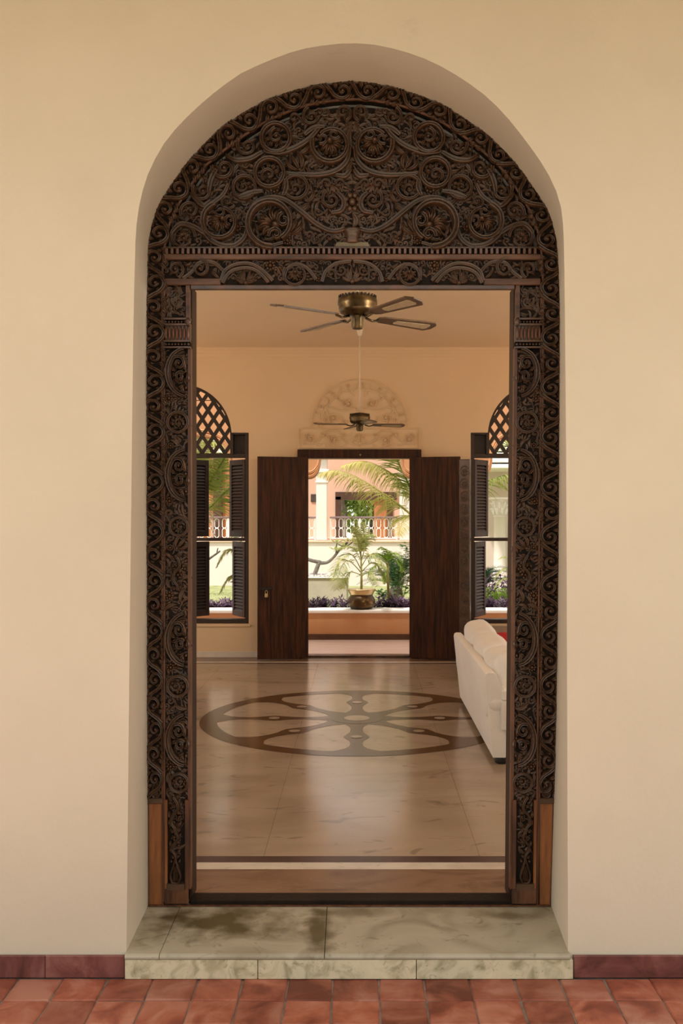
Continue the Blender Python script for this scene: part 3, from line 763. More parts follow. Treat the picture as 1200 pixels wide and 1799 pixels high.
stems = [[(606,404),(585,408),(560,398),(530,374),(505,356),(480,350),(455,357),(440,376),(436,398),(446,422),(470,434),(498,428)],
         [(436,398),(430,420),(410,434),(382,430),(362,412),(358,388),(368,366),(392,346),(402,326)],
         [(614,262),(610,284),(592,302),(560,310),(520,309),(500,306)],[(562,226),(545,246),(520,262),(490,272),(464,268)],
         [(500,306),(504,330),(498,346)],[(462,270),(440,282),(415,284),(400,276)],[(372,355),(360,364),(345,352),(337,340)],[(360,412),(340,400),(318,396),(302,412)],
         [(536,240),(552,228),(572,226)],[(616,300),(606,312),(590,310)],[(592,340),(604,354),(600,372),(582,376)],[(420,350),(440,342),(462,338)],[(382,300),(372,318),(368,340)]]
DT = DF+.022
for st in stems:
    for mir in (0,1):
        pts = cr([Vector(at((2*cxm-p[0]) if mir else p[0],p[1],DT).xz) for p in st], 6)
        m = MB(); rib(m, pts, .0115, .036, PROF2, lambda t: .6+.5*math.sin(PI*min(1,.15+.8*t)))
        m.v = [(x,DT+y,z) for x,y,z in m.v]
        obj('carved_stem', m, M['wood_dark'], tym, smooth=True, fix=False)
def bed(parent, D, spots, name='carved_foliage'):
    m = MB(); raws = BED
    for x,y,r,a,mi,k in spots:
        p = at(x,y,D); s_ = r*D/FPX; ca,sa = math.cos(math.radians(a)),math.sin(math.radians(a))
        src = raws[k]; vs = []
        for vx,vy,vz in src.v:
            if mi: vx = -vx
            vs.append((p.x+s_*(vx*ca-vz*sa), D+vy*s_*1.8, p.z+s_*(vx*sa+vz*ca)))
        m.add(vs, [f[::-1] for f in src.f] if mi else src.f)
    o = obj(name, m, M['wood_dark'], parent, smooth=True, fix=False); o['kind'] = 'stuff'; return o
BED = [t_leaf(), t_comma(), t_tulip()]
rb_ = random.Random(4); sp1 = []
yy_ = 188.0
while yy_ < 434:
    xx_ = 296+rb_.uniform(0,6)
    while xx_ < 618:
        x = xx_+rb_.uniform(-3,3); y = yy_+rb_.uniform(-3,3); a = math.degrees(3*mnoise.noise(Vector((x*.02,y*.02,.5))))+rb_.uniform(-60,60)
        k = rb_.choice((0,0,1,1,2)); r = rb_.uniform(8,11)
        sp1.append((x,y,r,a,0,k)); sp1.append((2*cxm-x,y,r,-a,1,k)); xx_ += 12
    yy_ += 11
def in_tym(x,y,mg=6):
    for q0,q1 in zip(pin[:-1],pin[1:]):
        if min(q0[0],q1[0]) <= x <= max(q0[0],q1[0]) and q0[0] != q1[0]:
            if y < q0[1]+(q1[1]-q0[1])*(x-q0[0])/(q1[0]-q0[0])+mg: return False
    return pin[0][0]+mg < x < pin[-1][0]-mg and y < 437-mg
sp1 = [q for q in sp1 if in_tym(q[0],q[1],7)]
bed(tym, DT+.001, sp1)
DT -= .004
occ = []
for x,y,r,nm,a,mi in TY:
    occ.append((x,y,r))
    carve(nm, tym, x, y, DT, r*1.06, a, mi, deep=2.3)
    carve(nm, tym, 2*cxm-x, y, DT, r*1.06, -a, 1-mi, deep=2.3)
# smaller curls and leaves fill the rest of the left half
rf = random.Random(11)
def inside(x,y,mg):
    for q0,q1 in zip(pin[:-1],pin[1:]):
        if min(q0[0],q1[0]) <= x <= max(q0[0],q1[0]):
            ytop = q0[1]+(q1[1]-q0[1])*(x-q0[0])/max(1e-6,q1[0]-q0[0])
            return ytop+mg < y < 437-mg*.6
    return False
tries = 0; nfill = 0
while tries < 9000 and nfill < 95:
    tries += 1
    x = rf.uniform(298,612); y = rf.uniform(186,434); r = rf.choice((7,8,9,11))
    if not inside(x,y,r*.75): continue
    if r and any(math.hypot(x-a,y-b) < c*.93+r*.62 for a,b,c in occ): continue
    occ.append((x,y,r)); nfill += 1
    nm = rf.choice(('leaf','comma','leaf','comma','spiral')); a = rf.uniform(0,360); mi = rf.randint(0,1)
    carve(nm, tym, x, y, DT, r*1.15, a, mi, deep=1.6); carve(nm, tym, 2*cxm-x, y, DT, r*1.15, -a, 1-mi, deep=1.6)
carve('rosette', tym, cxm, 355, DT-.004, 20, 22.5, deep=1.3)
carve('leaf', tym, cxm, 300, DT, 17, 0, deep=1.3, sx=1.2); carve('leaf', tym, cxm, 240, DT, 18, 0, deep=1.2); carve('leaf', tym, cxm, 388, DT, 14, 180, deep=1.5, sx=1.3)
carve('palmette', tym, cxm, 222, DT, 13, 0)
obj('carved_vase', MB().lathe([(.022,-.02),(.030,-.016),(.026,0),(.034,.02),(.044,.034),(.040,.037)], at(cxm,420,DT), 16), M['wood_dark'], tym, smooth=True)
obj('worn_plinth', pxpoly([(586,437),(592,425),(646,425),(652,437)], DF+.004, DF+.024), noise_mat('worn_pale_wood',[(.14,.105,.06),(.24,.19,.11)],12,4,.5), tym)
carve('tulip', tym, 597, 412, DT, 12, 25); carve('tulip', tym, 641, 412, DT, 12, -25)

# lintel: dentils, rail, carved board, lower edge
lin = obj('lintel', pxbox(288,434,951,495,DF+.012,DB-.01,.002), M['wood_board'], FR)
obj('lintel_rail', pxbox(289,447,950,457,DF-.012,DF+.014,.003), M['wood_rail'], lin)
obj('dentil_shelf', pxbox(289,433.5,950,437,DF-.006,DF+.014,.002), M['wood_dark'], lin)
dm = MB().box((-.0058,-.016,-.0115),(.0058,.012,.0115),.0015); dme = mesh_from('dentil', dm, M['wood_dark'])
for k in range(69):
    p = at(293.5+k*9.5, 442.2, DF); inst('dentil', dme, lin, Matrix.Translation((p.x,DF+.002,p.z)))
DL = DF+.012
obj('lower_board', pxbox(288,494,951,503,DF+.012,DF+.04,.001), M['wood_board'], lin)
obj('lower_lip', pxbox(334,500,905,509.5,DF-.004,DF+.012,.004), M['wood_dark'], lin)
for a,b in ((289,388),(850,950)): obj('plain_strip', pxbox(a,489,b,501,DF-.006,DF+.014,.003), M['wood_rail'], lin)
LT = [(309,474,17,'spiral',200,0),(352,473,19,'spiral',20,1),(334,484,8,'leaf',60,0),(330,463,7,'leaf',110,0),(372,463,8,'comma',80,0),(381,481,9,'leaf',40,0),
      (475,467,10,'rosette',0,0),(404,466,9,'comma',30,0),(440,462,7,'leaf',80,0),(458,470,8,'comma',300,1),(497,464,8,'comma',40,0),(519,483,19,'loop',180,0),(525,487,10,'grapes',0,0),
      (545,465,8,'leaf',60,0),(553,472,9,'comma',300,0),(566,463,7,'comma',60,1),(432,487,17,'palmette',0,0),(412,489,9,'comma',60,1),(452,488,9,'comma',300,0),(470,490,7,'leaf',40,0),(396,487,6,'rosette',0,0),
      (583,484,13,'comma',20,1),(600,476,13,'spiral',30,0),(500,486,6,'leaf',20,0),(547,488,6,'leaf',100,0),(560,490,6,'rosette',0,0),(486,480,6,'leaf',30,0)]
spl = []
for i in range(56):
    for j in range(3):
        x = 292+i*11.9+rb_.uniform(-3,3); y = 463+j*12+rb_.uniform(-2,2)
        if j == 2 and (x < 392 or x > 846): continue
        spl.append((x,y,rb_.uniform(7,9.5),rb_.uniform(0,360),rb_.randint(0,1),rb_.choice((0,1,1,2))))
bed(lin, DL+.001, spl); DL -= .005
for x,y,r,nm,a,mi in LT:
    carve(nm, lin, x, y, DL, r*1.08, a, mi, deep=2.0); carve(nm, lin, 2*cxm-x, y, DL, r*1.08, -a, 1-mi, deep=2.0)
carve('palmette', lin, cxm, 483, DL, 19, 0, deep=1.2)
for st in ([(389,494),(396,476),(415,465),(440,464),(462,476),(480,494)],[(391,498),(402,481),(418,473),(440,472),(458,481),(472,497)],[(566,496),(572,478),(590,464),(612,460),(617,461)],[(500,494),(503,476),(520,465),(540,472),(556,492)],[(322,490),(338,478),(352,462),(376,462),(394,478)]):
    for mir in (0,1):
        pts = cr([Vector(at((2*cxm-p[0]) if mir else p[0],p[1],DL).xz) for p in st], 6)
        m = MB(); rib(m, pts, .009, .017, PROF2); m.v = [(x,DL+y,z) for x,y,z in m.v]
        obj('carved_stem', m, M['wood_dark'], lin, smooth=True, fix=False)

# jambs (left measured, right mirrored about the doorway axis, with its slight lean)
JL = [('cloop',311,655,43,0),('rosette',297,700,8.5,0),('ring',313,742,20,0),('grapes',317,744,10,0),('comma',299,765,12,0),('leaf',299,722,9,20),('leaf',296,745,10,-10),('rosette',300,783,7,0),
      ('cloop',311,835,46,0),('rosette',298,880,8.5,0),('comma',300,905,14,20),('ring',315,925,18,40),('comma',299,942,12,200),('tulip',318,955,14,-40),('rosette',299,962,7,0),
      ('vine',312,1005,30,0),('grapes',316,1004,12,0),('rosette',298,1046,9.5,0),('leaf',298,1024,10,20),('leaf',322,1046,12,-20),('leaf',300,1068,12,-60),
      ('cloop',311,1122,47,0),('rosette',300,1172,9,0),('leaf',297,1100,9,30),('leaf',297,1120,9,30),('leaf',297,1140,9,30),('ring',313,1205,20,200),('grapes',317,1207,10,0),('comma',300,1196,12,0),('comma',300,1228,11,180),('leaf',318,1240,12,70),
      ('cloop',311,1298,46,0),('rosette',300,1346,9,0),('ring',315,1374,18,90),('grapes',318,1376,11,0),('leaf',299,1368,11,20),('comma',301,1394,12,10),
      ('vine',309,1430,32,0),('rosette',314,1438,6.5,0),('vine',309,1481,26,0),('drop',309,1530,24,0)]
def jx(x,y,side):
    if side == 0: return x
    return (1240-x) - (9.0*max(0,(y-520))/1060.0)      # right jamb leans a little inwards
for side in (0,1):
    def jbox(x0,y0,x1,y1,D0,D1,bev=.002):
        q = [(jx(x0,y0,side),y0),(jx(x1,y0,side),y0),(jx(x1,y1,side),y1),(jx(x0,y1,side),y1)]
        return pxpoly(q, D0, D1)
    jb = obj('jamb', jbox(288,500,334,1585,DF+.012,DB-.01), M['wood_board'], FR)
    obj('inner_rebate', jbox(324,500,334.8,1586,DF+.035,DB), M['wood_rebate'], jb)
    obj('edge_strip', jbox(330,612,335.5,1562,DF+.0,DF+.03), M['wood_red'], jb)
    obj('edge_strip', jbox(287.5,505,290.5,1584,DF-.004,DF+.02), M['wood_red'], jb)
    obj('side_fillet', jbox(325.5,1405,332,1580,DF-.006,DF+.02), M['wood_red'], jb)
    obj('side_fillet', jbox(290,1405,294.5,1580,DF-.006,DF+.02), M['wood_orange'], jb)
    obj('base_block', jbox(290,1561,332,1586,DF-.010,DF+.02), M['wood_red'], jb)
    obj('base_collar', jbox(294,1551,325,1562,DF-.014,DF+.02), M['wood_dark'], jb)
    # top block
    obj('plain_strip', jbox(327,502,334,560,DF-.008,DF+.02), M['wood_rail'], jb)
    bed(jb, DF+.013, [(jx(293+i*9,508+j*9,side),508+j*9,8,rb_.uniform(0,360),side,rb_.choice((0,1))) for i in range(4) for j in range(6)])
    for nm,x,y,r,a in (('spiral',299,514,10,0),('spiral',314,530,14,60),('comma',300,545,12,20),('leaf',315,510,9,60),('leaf',298,530,8,0),('leaf',318,550,8,100)):
        carve(nm, jb, jx(x,y,side), y, DF+.012, r, a if not side else -a, side, deep=1.2)
    # capital
    cap = obj('capital', jbox(288,572,335,600,DF-.004,DF+.02), M['wood_dark'], jb)
    fm = MB(); p0 = at(0,0,DF)
    kf = DF/FPX
    for k in range(7):
        x = jx(292.5+k*6.4,586,side); c = at(x,586,DF)
        m = MB(); m.ball((c.x,DF-.004,c.z), 1.0, 8, 6, (2.9*kf,.016,13*kf)); obj('flute', m, M['wood_red'], cap, smooth=True)
    for yy,yt in ((561,571),(600,611)):
        obj('bead_shelf', jbox(288,yt-1.5,335,yt+1.5,DF-.016,DF+.02), M['wood_dark'], cap)
        obj('bead_shelf', jbox(288,yy-1.5,335,yy+1.5,DF-.016,DF+.02), M['wood_dark'], cap)
        m = MB()
        for k in range(8):
            c = at(jx(291.5+k*5.6,yy+5,side),yy+5,DF); m.ball((c.x,DF-.004,c.z), 2.5*kf, 6, 4)
        o = obj('bead_row', m, M['wood_dark'], cap, smooth=True); o['kind'] = 'stuff'
    m = MB().ball(tuple(at(jx(331,566,side),566,DF)+Vector((0,-.012,0))), .013, 8, 6, (1,.8,1.3)); obj('corner_knob', m, M['wood_dark'], cap, smooth=True)
    spj = []
    for i in range(96):
        for j in range(4):
            y = 622+i*9.8+rb_.uniform(-3,3); x = 294+j*11.2+rb_.uniform(-2.5,2.5)
            if y > 1402 and not 298 < x < 322: continue
            if y > 1498: continue
            spj.append((jx(x,y,side),y,rb_.uniform(6.5,9.5),rb_.uniform(0,360),rb_.randint(0,1),rb_.choice((0,0,1,1,2))))
    bed(jb, DF+.013, spj)
    for nm,x,y,r,a in JL:
        carve(nm, jb, jx(x,y,side), y, DF+.006, r, a if not side else -a, side, deep=2.3 if nm in ('cloop','vine','drop') else 1.9, sx={'cloop':1.0,'vine':.95,'drop':.85}.get(nm,1.0) if nm!='cloop' else 40/2/(r*.5)*.98)
# threshold sill
mb = MB().box((at(334,1590,DF).x,DF-.004,0.001),(at(905,1590,DF).x,4.056,.021),.003)
obj('sill', mb, M['wood_board'], FR)
obj('sill_strip', MB().box((at(262,1590,DF).x,DF-.018,.0012),(at(966,1590,DF).x,DF-.004,.006),.001), M['wood_red'], FR)

# ================================================================ COURTYARD DOOR
dr = thing('door_1', 'dark wooden frame of the open courtyard door', 'door frame', (X2(631),DR,0), kind='structure')
zf0, zf1 = Z2(805.5), Z2(790)
obj('lintel', MB().box((X2(523),DR-.05,zf0),(X2(740),DR+.06,zf1),.006), M['wood_door'], dr)
obj('jamb', MB().box((X2(525),DR-.012,0),(X2(541),DR+.10,zf0),.004), M['wood_door'], dr)
obj('jamb', MB().box((X2(720),DR-.012,0),(X2(737),DR+.10,zf0),.004), M['wood_door'], dr)
obj('sill', MB().box((X2(541),DR-.01,.0),(X2(720),DR+.06,.022),.004), M['wood_dark'], dr)
lm = MB().ball(tuple(at(633,799,DR-.052)), .009, 8, 6); obj('lintel_stud', lm, M['brass_bright'], dr, smooth=True)

def door_leaf(hx, sgn, ang, label, wid, carved):
    """sgn -1: leaf swings to the left of its hinge; local x runs from the hinge to the free edge"""
    rz = math.radians(180+ang) if sgn < 0 else math.radians(-ang)
    root = thing('door_leaf', label, 'door', (hx, DR-.06, .012), rz, 'leaves of the courtyard door')
    hgt = Z2(804)-.012; th = .045
    nb = 4; s = -1 if sgn > 0 else 1      # side of the face turned to the hall
    y0,y1 = (-th,0) if sgn > 0 else (0,th)
    for k in range(nb):
        a,b = wid*k/nb, wid*(k+1)/nb
        obj('plank', MB().box((a+.0006,y0,0),(b-.0006,y1,hgt),.0015), M['wood_door'], root, local=True)
    return root, hgt, (y0,y1)
lw = .545
r1, h1, yy1 = door_leaf(X2(541), -1, 14, 'plain teak door leaf with a small brass padlock, opened against the left wall', lw, False)
# hasp and padlock on the left leaf (hall face is +y in its local frame)
fy = yy1[1]
hs_ = obj('hasp', MB().box((lw-.16,fy,.735),(lw-.02,fy+.006,.765),.002).box((lw-.10,fy,.70),(lw-.075,fy+.010,.745),.002), M['iron'], r1, local=True)
pl = MB().box((lw-.105,fy+.008,.655),(lw-.072,fy+.026,.70),.005).tube([(lw-.100,fy+.017,.70),(lw-.100,fy+.017,.722),(lw-.088,fy+.017,.732),(lw-.077,fy+.017,.722),(lw-.077,fy+.017,.70)],.0035,6)
obj('padlock', pl, M['brass_bright'], r1, local=True)
r2, h2, yy2 = door_leaf(X2(720), 1, 13, 'teak door leaf with a carved edge post, opened behind the white sofa', lw, True)
cy = yy2[0]
post = obj('carved_post', MB().box((lw-.012,cy-.006,.0),(lw+.105,cy+.10,h2-.03),.006), M['wood_dark'], r2, local=True)
obj('post_cap', MB().box((lw-.012,cy-.012,h2-.19),(lw+.107,cy+.0,h2-.16),.003), M['wood_dark'], r2, local=True)
for k in range(15):
    m = Matrix.Translation((lw+.047, cy-.006, .10+k*.135)) @ Matrix.Diagonal((.050,.05,.062,1))
    inst('carved_loop', TB['loop',k%2,'wood_dark'], r2, m, local=True)

# ================================================================ PLASTER RELIEF OVER THE DOOR
rel = struct('trim_2', MB().box((X2(524),DR-.008,Z2(789)),(X2(738),DR,Z2(752))), M['relief'], 'plaster relief of scrolls above the courtyard door', 'plaster relief')
RC = 632; m = MB()
pts = [(at(RC+87*math.cos(t),752-86*math.sin(t),DR).x, at(RC,752-86*math.sin(t),DR).z) for t in [PI*k/40 for k in range(41)]]
obj('relief_arch', MB().prism(pts, DR-.006, DR), M['relief'], rel, tri=True)
def relief_rib(pts, w, h=.022, D=DR-.006, nm='relief_moulding'):
    m = MB(); rib(m, pts, w, h, PROFL); m.v = [(x,D+y,z) for x,y,z in m.v]; return obj(nm, m, M['relief'], rel, smooth=True, fix=False)
for rr in (85,69):
    relief_rib([(at(RC+rr*math.cos(t),0,DR).x, at(0,752-rr*.99*math.sin(t),DR).z) for t in [PI*k/48 for k in range(49)]], .010)
def pl2(l): return [Vector(at(x,y,DR).xz) for x,y in l]
relief_rib(pl2([(525,753.5),(737,753.5)]), .008); relief_rib(pl2([(525,787),(737,787)]), .008); relief_rib(pl2([(526,752),(526,788)]), .008); relief_rib(pl2([(736,752),(736,788)]), .008)
for x,y,r,nm,a,mi in ((612,709,12,'spiral',60,0),(586,735,13,'spiral',160,1),(597,700,8,'comma',60,0),(606,740,9,'comma',200,1),(622,690,7,'leaf',30,0),(575,720,8,'leaf',20,0),(570,740,7,'comma',0,0),(622,738,8,'leaf',100,0),(628,722,6,'leaf',0,0),
                      (546,771,13,'spiral',30,0),(570,766,10,'comma',60,1),(588,773,13,'spiral',200,1),(605,767,9,'comma',20,0),(560,779,7,'leaf',80,0),(576,781,7,'leaf',60,0),(604,781,7,'leaf',120,0)):
    for s in (0,1): carve(nm, rel, x if not s else 2*RC-x, y, DR-.006, r, a if not s else -a, mi if not s else 1-mi, 'relief', deep=1.3)
carve('palmette', rel, RC, 772, DR-.006, 13, 0, 0, 'relief', deep=1.2)
for k in range(16):
    t = PI*(k+.5)/16; carve('comma' if k%2 else 'leaf', rel, RC+77*math.cos(t), 752-76*math.sin(t), DR-.006, 7.5, math.degrees(t)-90+(40 if k<8 else -40), 0 if k<8 else 1, 'relief', deep=1.3)
relief_rib(cr(pl2([(632,735),(622,718),(600,722),(580,716),(566,728),(568,746)]),6), .012); relief_rib(cr(pl2([(632,735),(642,718),(664,722),(684,716),(698,728),(696,746)]),6), .012)
relief_rib(cr(pl2([(630,783),(610,776),(594,758),(572,760),(556,778),(534,780)]),6), .012); relief_rib(cr(pl2([(634,783),(654,776),(670,758),(692,760),(708,778),(730,780)]),6), .012)

# ================================================================ WINDOWS AND SHUTTERS
FD0, FD1 = DR+.08, DR+.15
def rounded_bar(p, q, w, y0, y1):
    p = Vector(p); q = Vector(q); d = (q-p).normalized(); nn = Vector((-d.y,d.x))*w/2
    return MB().prism([tuple(p+nn),tuple(p-nn),tuple(q-nn),tuple(q+nn)], y0, y1)
def build_window(name, x0, x1, label):
    c = (x0+x1)/2; root = thing(name, label, 'window', (c,DR+.1,WZ0), kind='structure')
    fw = .045; wd = M['wood_shutter']
    obj('jamb', MB().box((x0,FD0-.03,WZ0),(x0+fw,FD1,WZS),.004), wd, root); obj('jamb', MB().box((x1-fw,FD0-.03,WZ0),(x1,FD1,WZS),.004), wd, root)
    obj('mullion', MB().box((c-.03,FD0,WZ0),(c+.03,FD1,WZT),.004), wd, root)
    obj('sill', MB().box((x0,FD0-.05,WZ0),(x1,FD1,WZ0+.045),.004), wd, root)
    obj('sill_ledge', MB().box((x0-.02,DR-.02,WZ0-.03),(x1+.02,DR+.01,WZ0-.004),.004), M['plaster_in'], root)
    obj('transom', MB().box((x0,FD0-.02,WZT-.035),(x1,FD1,WZT+.012),.004), wd, root)
    zr = Z2(948); obj('middle_rail', MB().box((x0,FD0,zr-.018),(x1,FD1,zr+.018),.003), wd, root)
    for s in (-1,1):    # recessed shoulder boards and their box sides
        a,b = (x0,c-AR) if s<0 else (c+AR,x1)
        obj('shoulder_board', MB().box((a,FD1-.02,WZT),(b,FD1,WZS),.002), wd, root)
        obj('shoulder_top', MB().box((a,FD0-.05,WZS-.02),(b,FD1-.02,WZS),.002), wd, root)
        e = b if s<0 else a; obj('shoulder_side', MB().box((e-.012,FD0-.05,WZT),(e+.012,FD1-.02,WZS),.002), wd, root)
    arch = [(c-(AR-.012)*math.cos(t), AZ+(AR*.98-.012)*math.sin(t)) for t in [PI*k/36 for k in range(37)]]
    m = MB(); rib(m, [(c-AR+.012,WZT)]+arch+[(c+AR-.012,WZT)], .016, .03, [(-1,-1),(-1,1),(1,1),(1,-1),(-1,-1)]); m.v = [(x,FD0+.04+y,z) for x,y,z in m.v]
    obj('arch_rail', m, wd, root)
    # diagonal lattice clipped to the arch
    ins = [(x,z) for x,z in arch]; poly_ = [(c-AR+.012,WZT)]+arch+[(c+AR-.012,WZT)]
    def clip(px_,pz_,dx_,dz_):
        ts = []
        k_ = len(poly_)
        for i in range(k_):
            ax,az = poly_[i]; bx_,bz_ = poly_[(i+1)%k_]; ex,ez = bx_-ax,bz_-az
            den = dx_*ez-dz_*ex
            if abs(den) < 1e-9: continue
            t = ((ax-px_)*ez-(az-pz_)*ex)/den; u = ((ax-px_)*dz_-(az-pz_)*dx_)/den
            if 0 <= u < 1: ts.append(t)
        return sorted(ts)
    LX, LZ = .124, .187           # lattice cell
    for s in (-1,1):
        dv = Vector((LX,LZ*s)).normalized()
        for k in range(-12,13):
            ts = clip(c+k*LX, WZT+.02, dv.x, dv.y)
            if len(ts) >= 2 and ts[-1]-ts[0] > .03:
                p = (c+k*LX+dv.x*ts[0], WZT+.02+dv.y*ts[0]); q = (c+k*LX+dv.x*ts[-1], WZT+.02+dv.y*ts[-1])
                obj('lattice_bar', rounded_bar(p,q,.038,FD0+.03+(.004 if s>0 else 0),FD0+.058+(.004 if s>0 else 0)), wd, root)
    return root
w1 = build_window('window_1', *win[0], 'arched lattice window left of the courtyard door')
w2 = build_window('window_2', *win[1], 'arched lattice window right of the courtyard door')

slat_me = {}
def shutter(hx, z0, z1, wid, sgn, ang, label, group):
    """louvred leaf hinged at hx, opening outwards; sgn +1: leaf reaches to +x when closed"""
    rz = math.radians(ang) if sgn > 0 else math.radians(180-ang)
    root = thing('window_shutter', label, 'shutter', (hx, FD1+.01, z0), rz, group)
    h = z1-z0; th = .034; st = .048; wd = M['wood_shutter']; y0,y1 = -th/2, th/2
    obj('stile', MB().box((0,y0,0),(st,y1,h),.003), wd, root, local=True); obj('stile', MB().box((wid-st,y0,0),(wid,y1,h),.003), wd, root, local=True)
    obj('rail', MB().box((st,y0,0),(wid-st,y1,.06),.003), wd, root, local=True); obj('rail', MB().box((st,y0,h-.06),(wid-st,y1,h),.003), wd, root, local=True)
    n_ = int((h-.12)/.034); pit = (h-.12)/n_
    key = round(wid,3)
    if key not in slat_me:
        slat_me[key] = mesh_from('slat', MB().box((st+.001,-.022,-.004),(wid-st-.001,.022,.004),.001), wd)
    tilt = math.radians(58)*(1 if sgn > 0 else -1)
    for k in range(n_):
        inst('slat', slat_me[key], root, Matrix.Translation((0,0,.06+pit*(k+.5))) @ Matrix.Rotation(tilt,4,'X'), local=True)
    obj('hinge_pin', MB().tube([(wid-.02,y1,.45*h),(wid-.02,y1+.03,.45*h),(wid-.035,y1+.034,.45*h)],.005,6), M['iron'], root, local=True)
    return root
zu0, zu1 = Z2(946)+.012, WZT-.045; zl0, zl1 = WZ0+.05, Z2(948)-.03
wl = .345
c1 = sum(win[0])/2; c2 = sum(win[1])/2
for (hx,sg,an_u,an_l,side) in ((win[0][1]-.05,-1,54,60,'right'),(c1+.035,1,48,46,'left')):
    shutter(hx, zu0, zu1, wl, sg, an_u, 'upper %s-hand dark louvred shutter in the left window'%side, 'louvred window shutters')
    shutter(hx, zl0, zl1, wl, sg, an_l, 'lower %s-hand dark louvred shutter in the left window'%side, 'louvred window shutters')
for (hx,sg,an_u,an_l,side) in ((win[1][0]+.05,1,58,63,'left'),):
    shutter(hx, zu0, zu1, wl, sg, an_u, 'upper dark louvred shutter in the right window above the middle rail', 'louvred window shutters')
    shutter(hx, zl0, zl1, wl, sg, an_l, 'lower dark louvred shutter in the right window beside the garden', 'louvred window shutters')

# ================================================================ CEILING FANS
def ceiling_fan(px, py, D, rad, az, label, s=1.0, tilt=0.0):
    p = at(px,py,D); root = thing('ceiling_fan', label, 'ceiling fan', p, 0, 'ceiling fans of the hall')
    top = CEIL-p.z
    obj('down_rod', MB().tube([(0,0,.10*s),(0,0,top-.01)],.0075,10), M['cream_metal'], root, True, local=True)
    obj('canopy', MB().lathe([(.010,top-.085),(.018,top-.08),(.030,top-.03),(.034,top-.008),(.034,top-.0005)],(0,0,0),20), M['cream_metal'], root, True, local=True)
    mo = obj('motor_housing', MB().lathe([(.02*s,.115*s),(.055*s,.11*s),(.085*s,.100*s),(.098*s,.085*s),(.100*s,.06*s),(.094*s,.045*s),(.096*s,.036*s),(.088*s,.018*s),(.060*s,.004*s),(.045*s,.0)],(0,0,0),32), M['fan_brass'], root, 'auto', local=True)
    m = MB()
    for k in range(28):
        t = 2*PI*k/28; m.box((-.004*s,-.003,-.010*s),(.004*s,.003,.010*s),0,Matrix.Translation((.093*s*math.cos(t),.093*s*math.sin(t),.093*s)) @ Matrix.Rotation(t+PI/2,4,'Z'))
    o = obj('housing_rim', m, M['iron'], root, local=True); o['kind'] = 'stuff'
    obj('switch_cup', MB().lathe([(.040*s,.004),(.033*s,-.012*s),(.032*s,-.05*s),(.026*s,-.062*s),(.012*s,-.066*s)],(0,0,0),24), M['fan_brass'], root, 'auto', local=True)
    for k in range(4):
        a = math.radians(az+90*k); R_ = Matrix.Rotation(a,4,'Z') @ Matrix.Rotation(math.radians(-11),4,'X')
        ir = MB().tube([R_ @ Vector((.05*s,0,-.002)), R_ @ Vector((.09*s,0,-.014*s)), R_ @ Vector((.13*s,0,-.006*s))],.006*s,6)
        obj('blade_arm', ir, M['fan_brass'], root, True, local=True)
        r0,r1 = .125*s, rad; w0,w1 = .034*s,.056*s; e=.03*s
        out = [(r0,-w0*.6),(r0+e,-w0),(r1-e,-w1),(r1,-w1*.45),(r1,w1*.45),(r1-e,w1),(r0+e,w0),(r0,w0*.6)]
        q = len(out); vs = [R_ @ Vector((x,y,-.004)) for x,y in out]+[R_ @ Vector((x,y,.004)) for x,y in out]
        fs = [tuple(range(q))[::-1],tuple(range(q,2*q))]+[(i,(i+1)%q,q+(i+1)%q,q+i) for i in range(q)]
        bl = obj('blade', MB().add(vs,fs), M['fan_blade'], root, local=True)
        ra,rb = r0+(r1-r0)*.30, r1-(r1-r0)*.10; wi0,wi1 = .018*s,.030*s
        ins = [(ra,-wi0),(rb-.012,-wi1),(rb,-wi1*.6),(rb,wi1*.6),(rb-.012,wi1),(ra,wi0),(ra-.01,0)]
        q = len(ins); vs = [R_ @ Vector((x,y,-.0065)) for x,y in ins]+[R_ @ Vector((x,y,.0065)) for x,y in ins]
        fs = [tuple(range(q))[::-1],tuple(range(q,2*q))]+[(i,(i+1)%q,q+(i+1)%q,q+i) for i in range(q)]
        me = MB().add(vs,fs); me.v = [tuple(W[root] @ Vector(p_)) for p_ in me.v]
        obj('cane_inset', me, M['cane'], bl)
    return root
ceiling_fan(628, 556, 5.0, .49, 35, 'nearer brass ceiling fan with cane blades just below the carved lintel')
ceiling_fan(632, 746, 9.58, .45, 15, 'farther ceiling fan on a long rod above the courtyard door', 1.0)

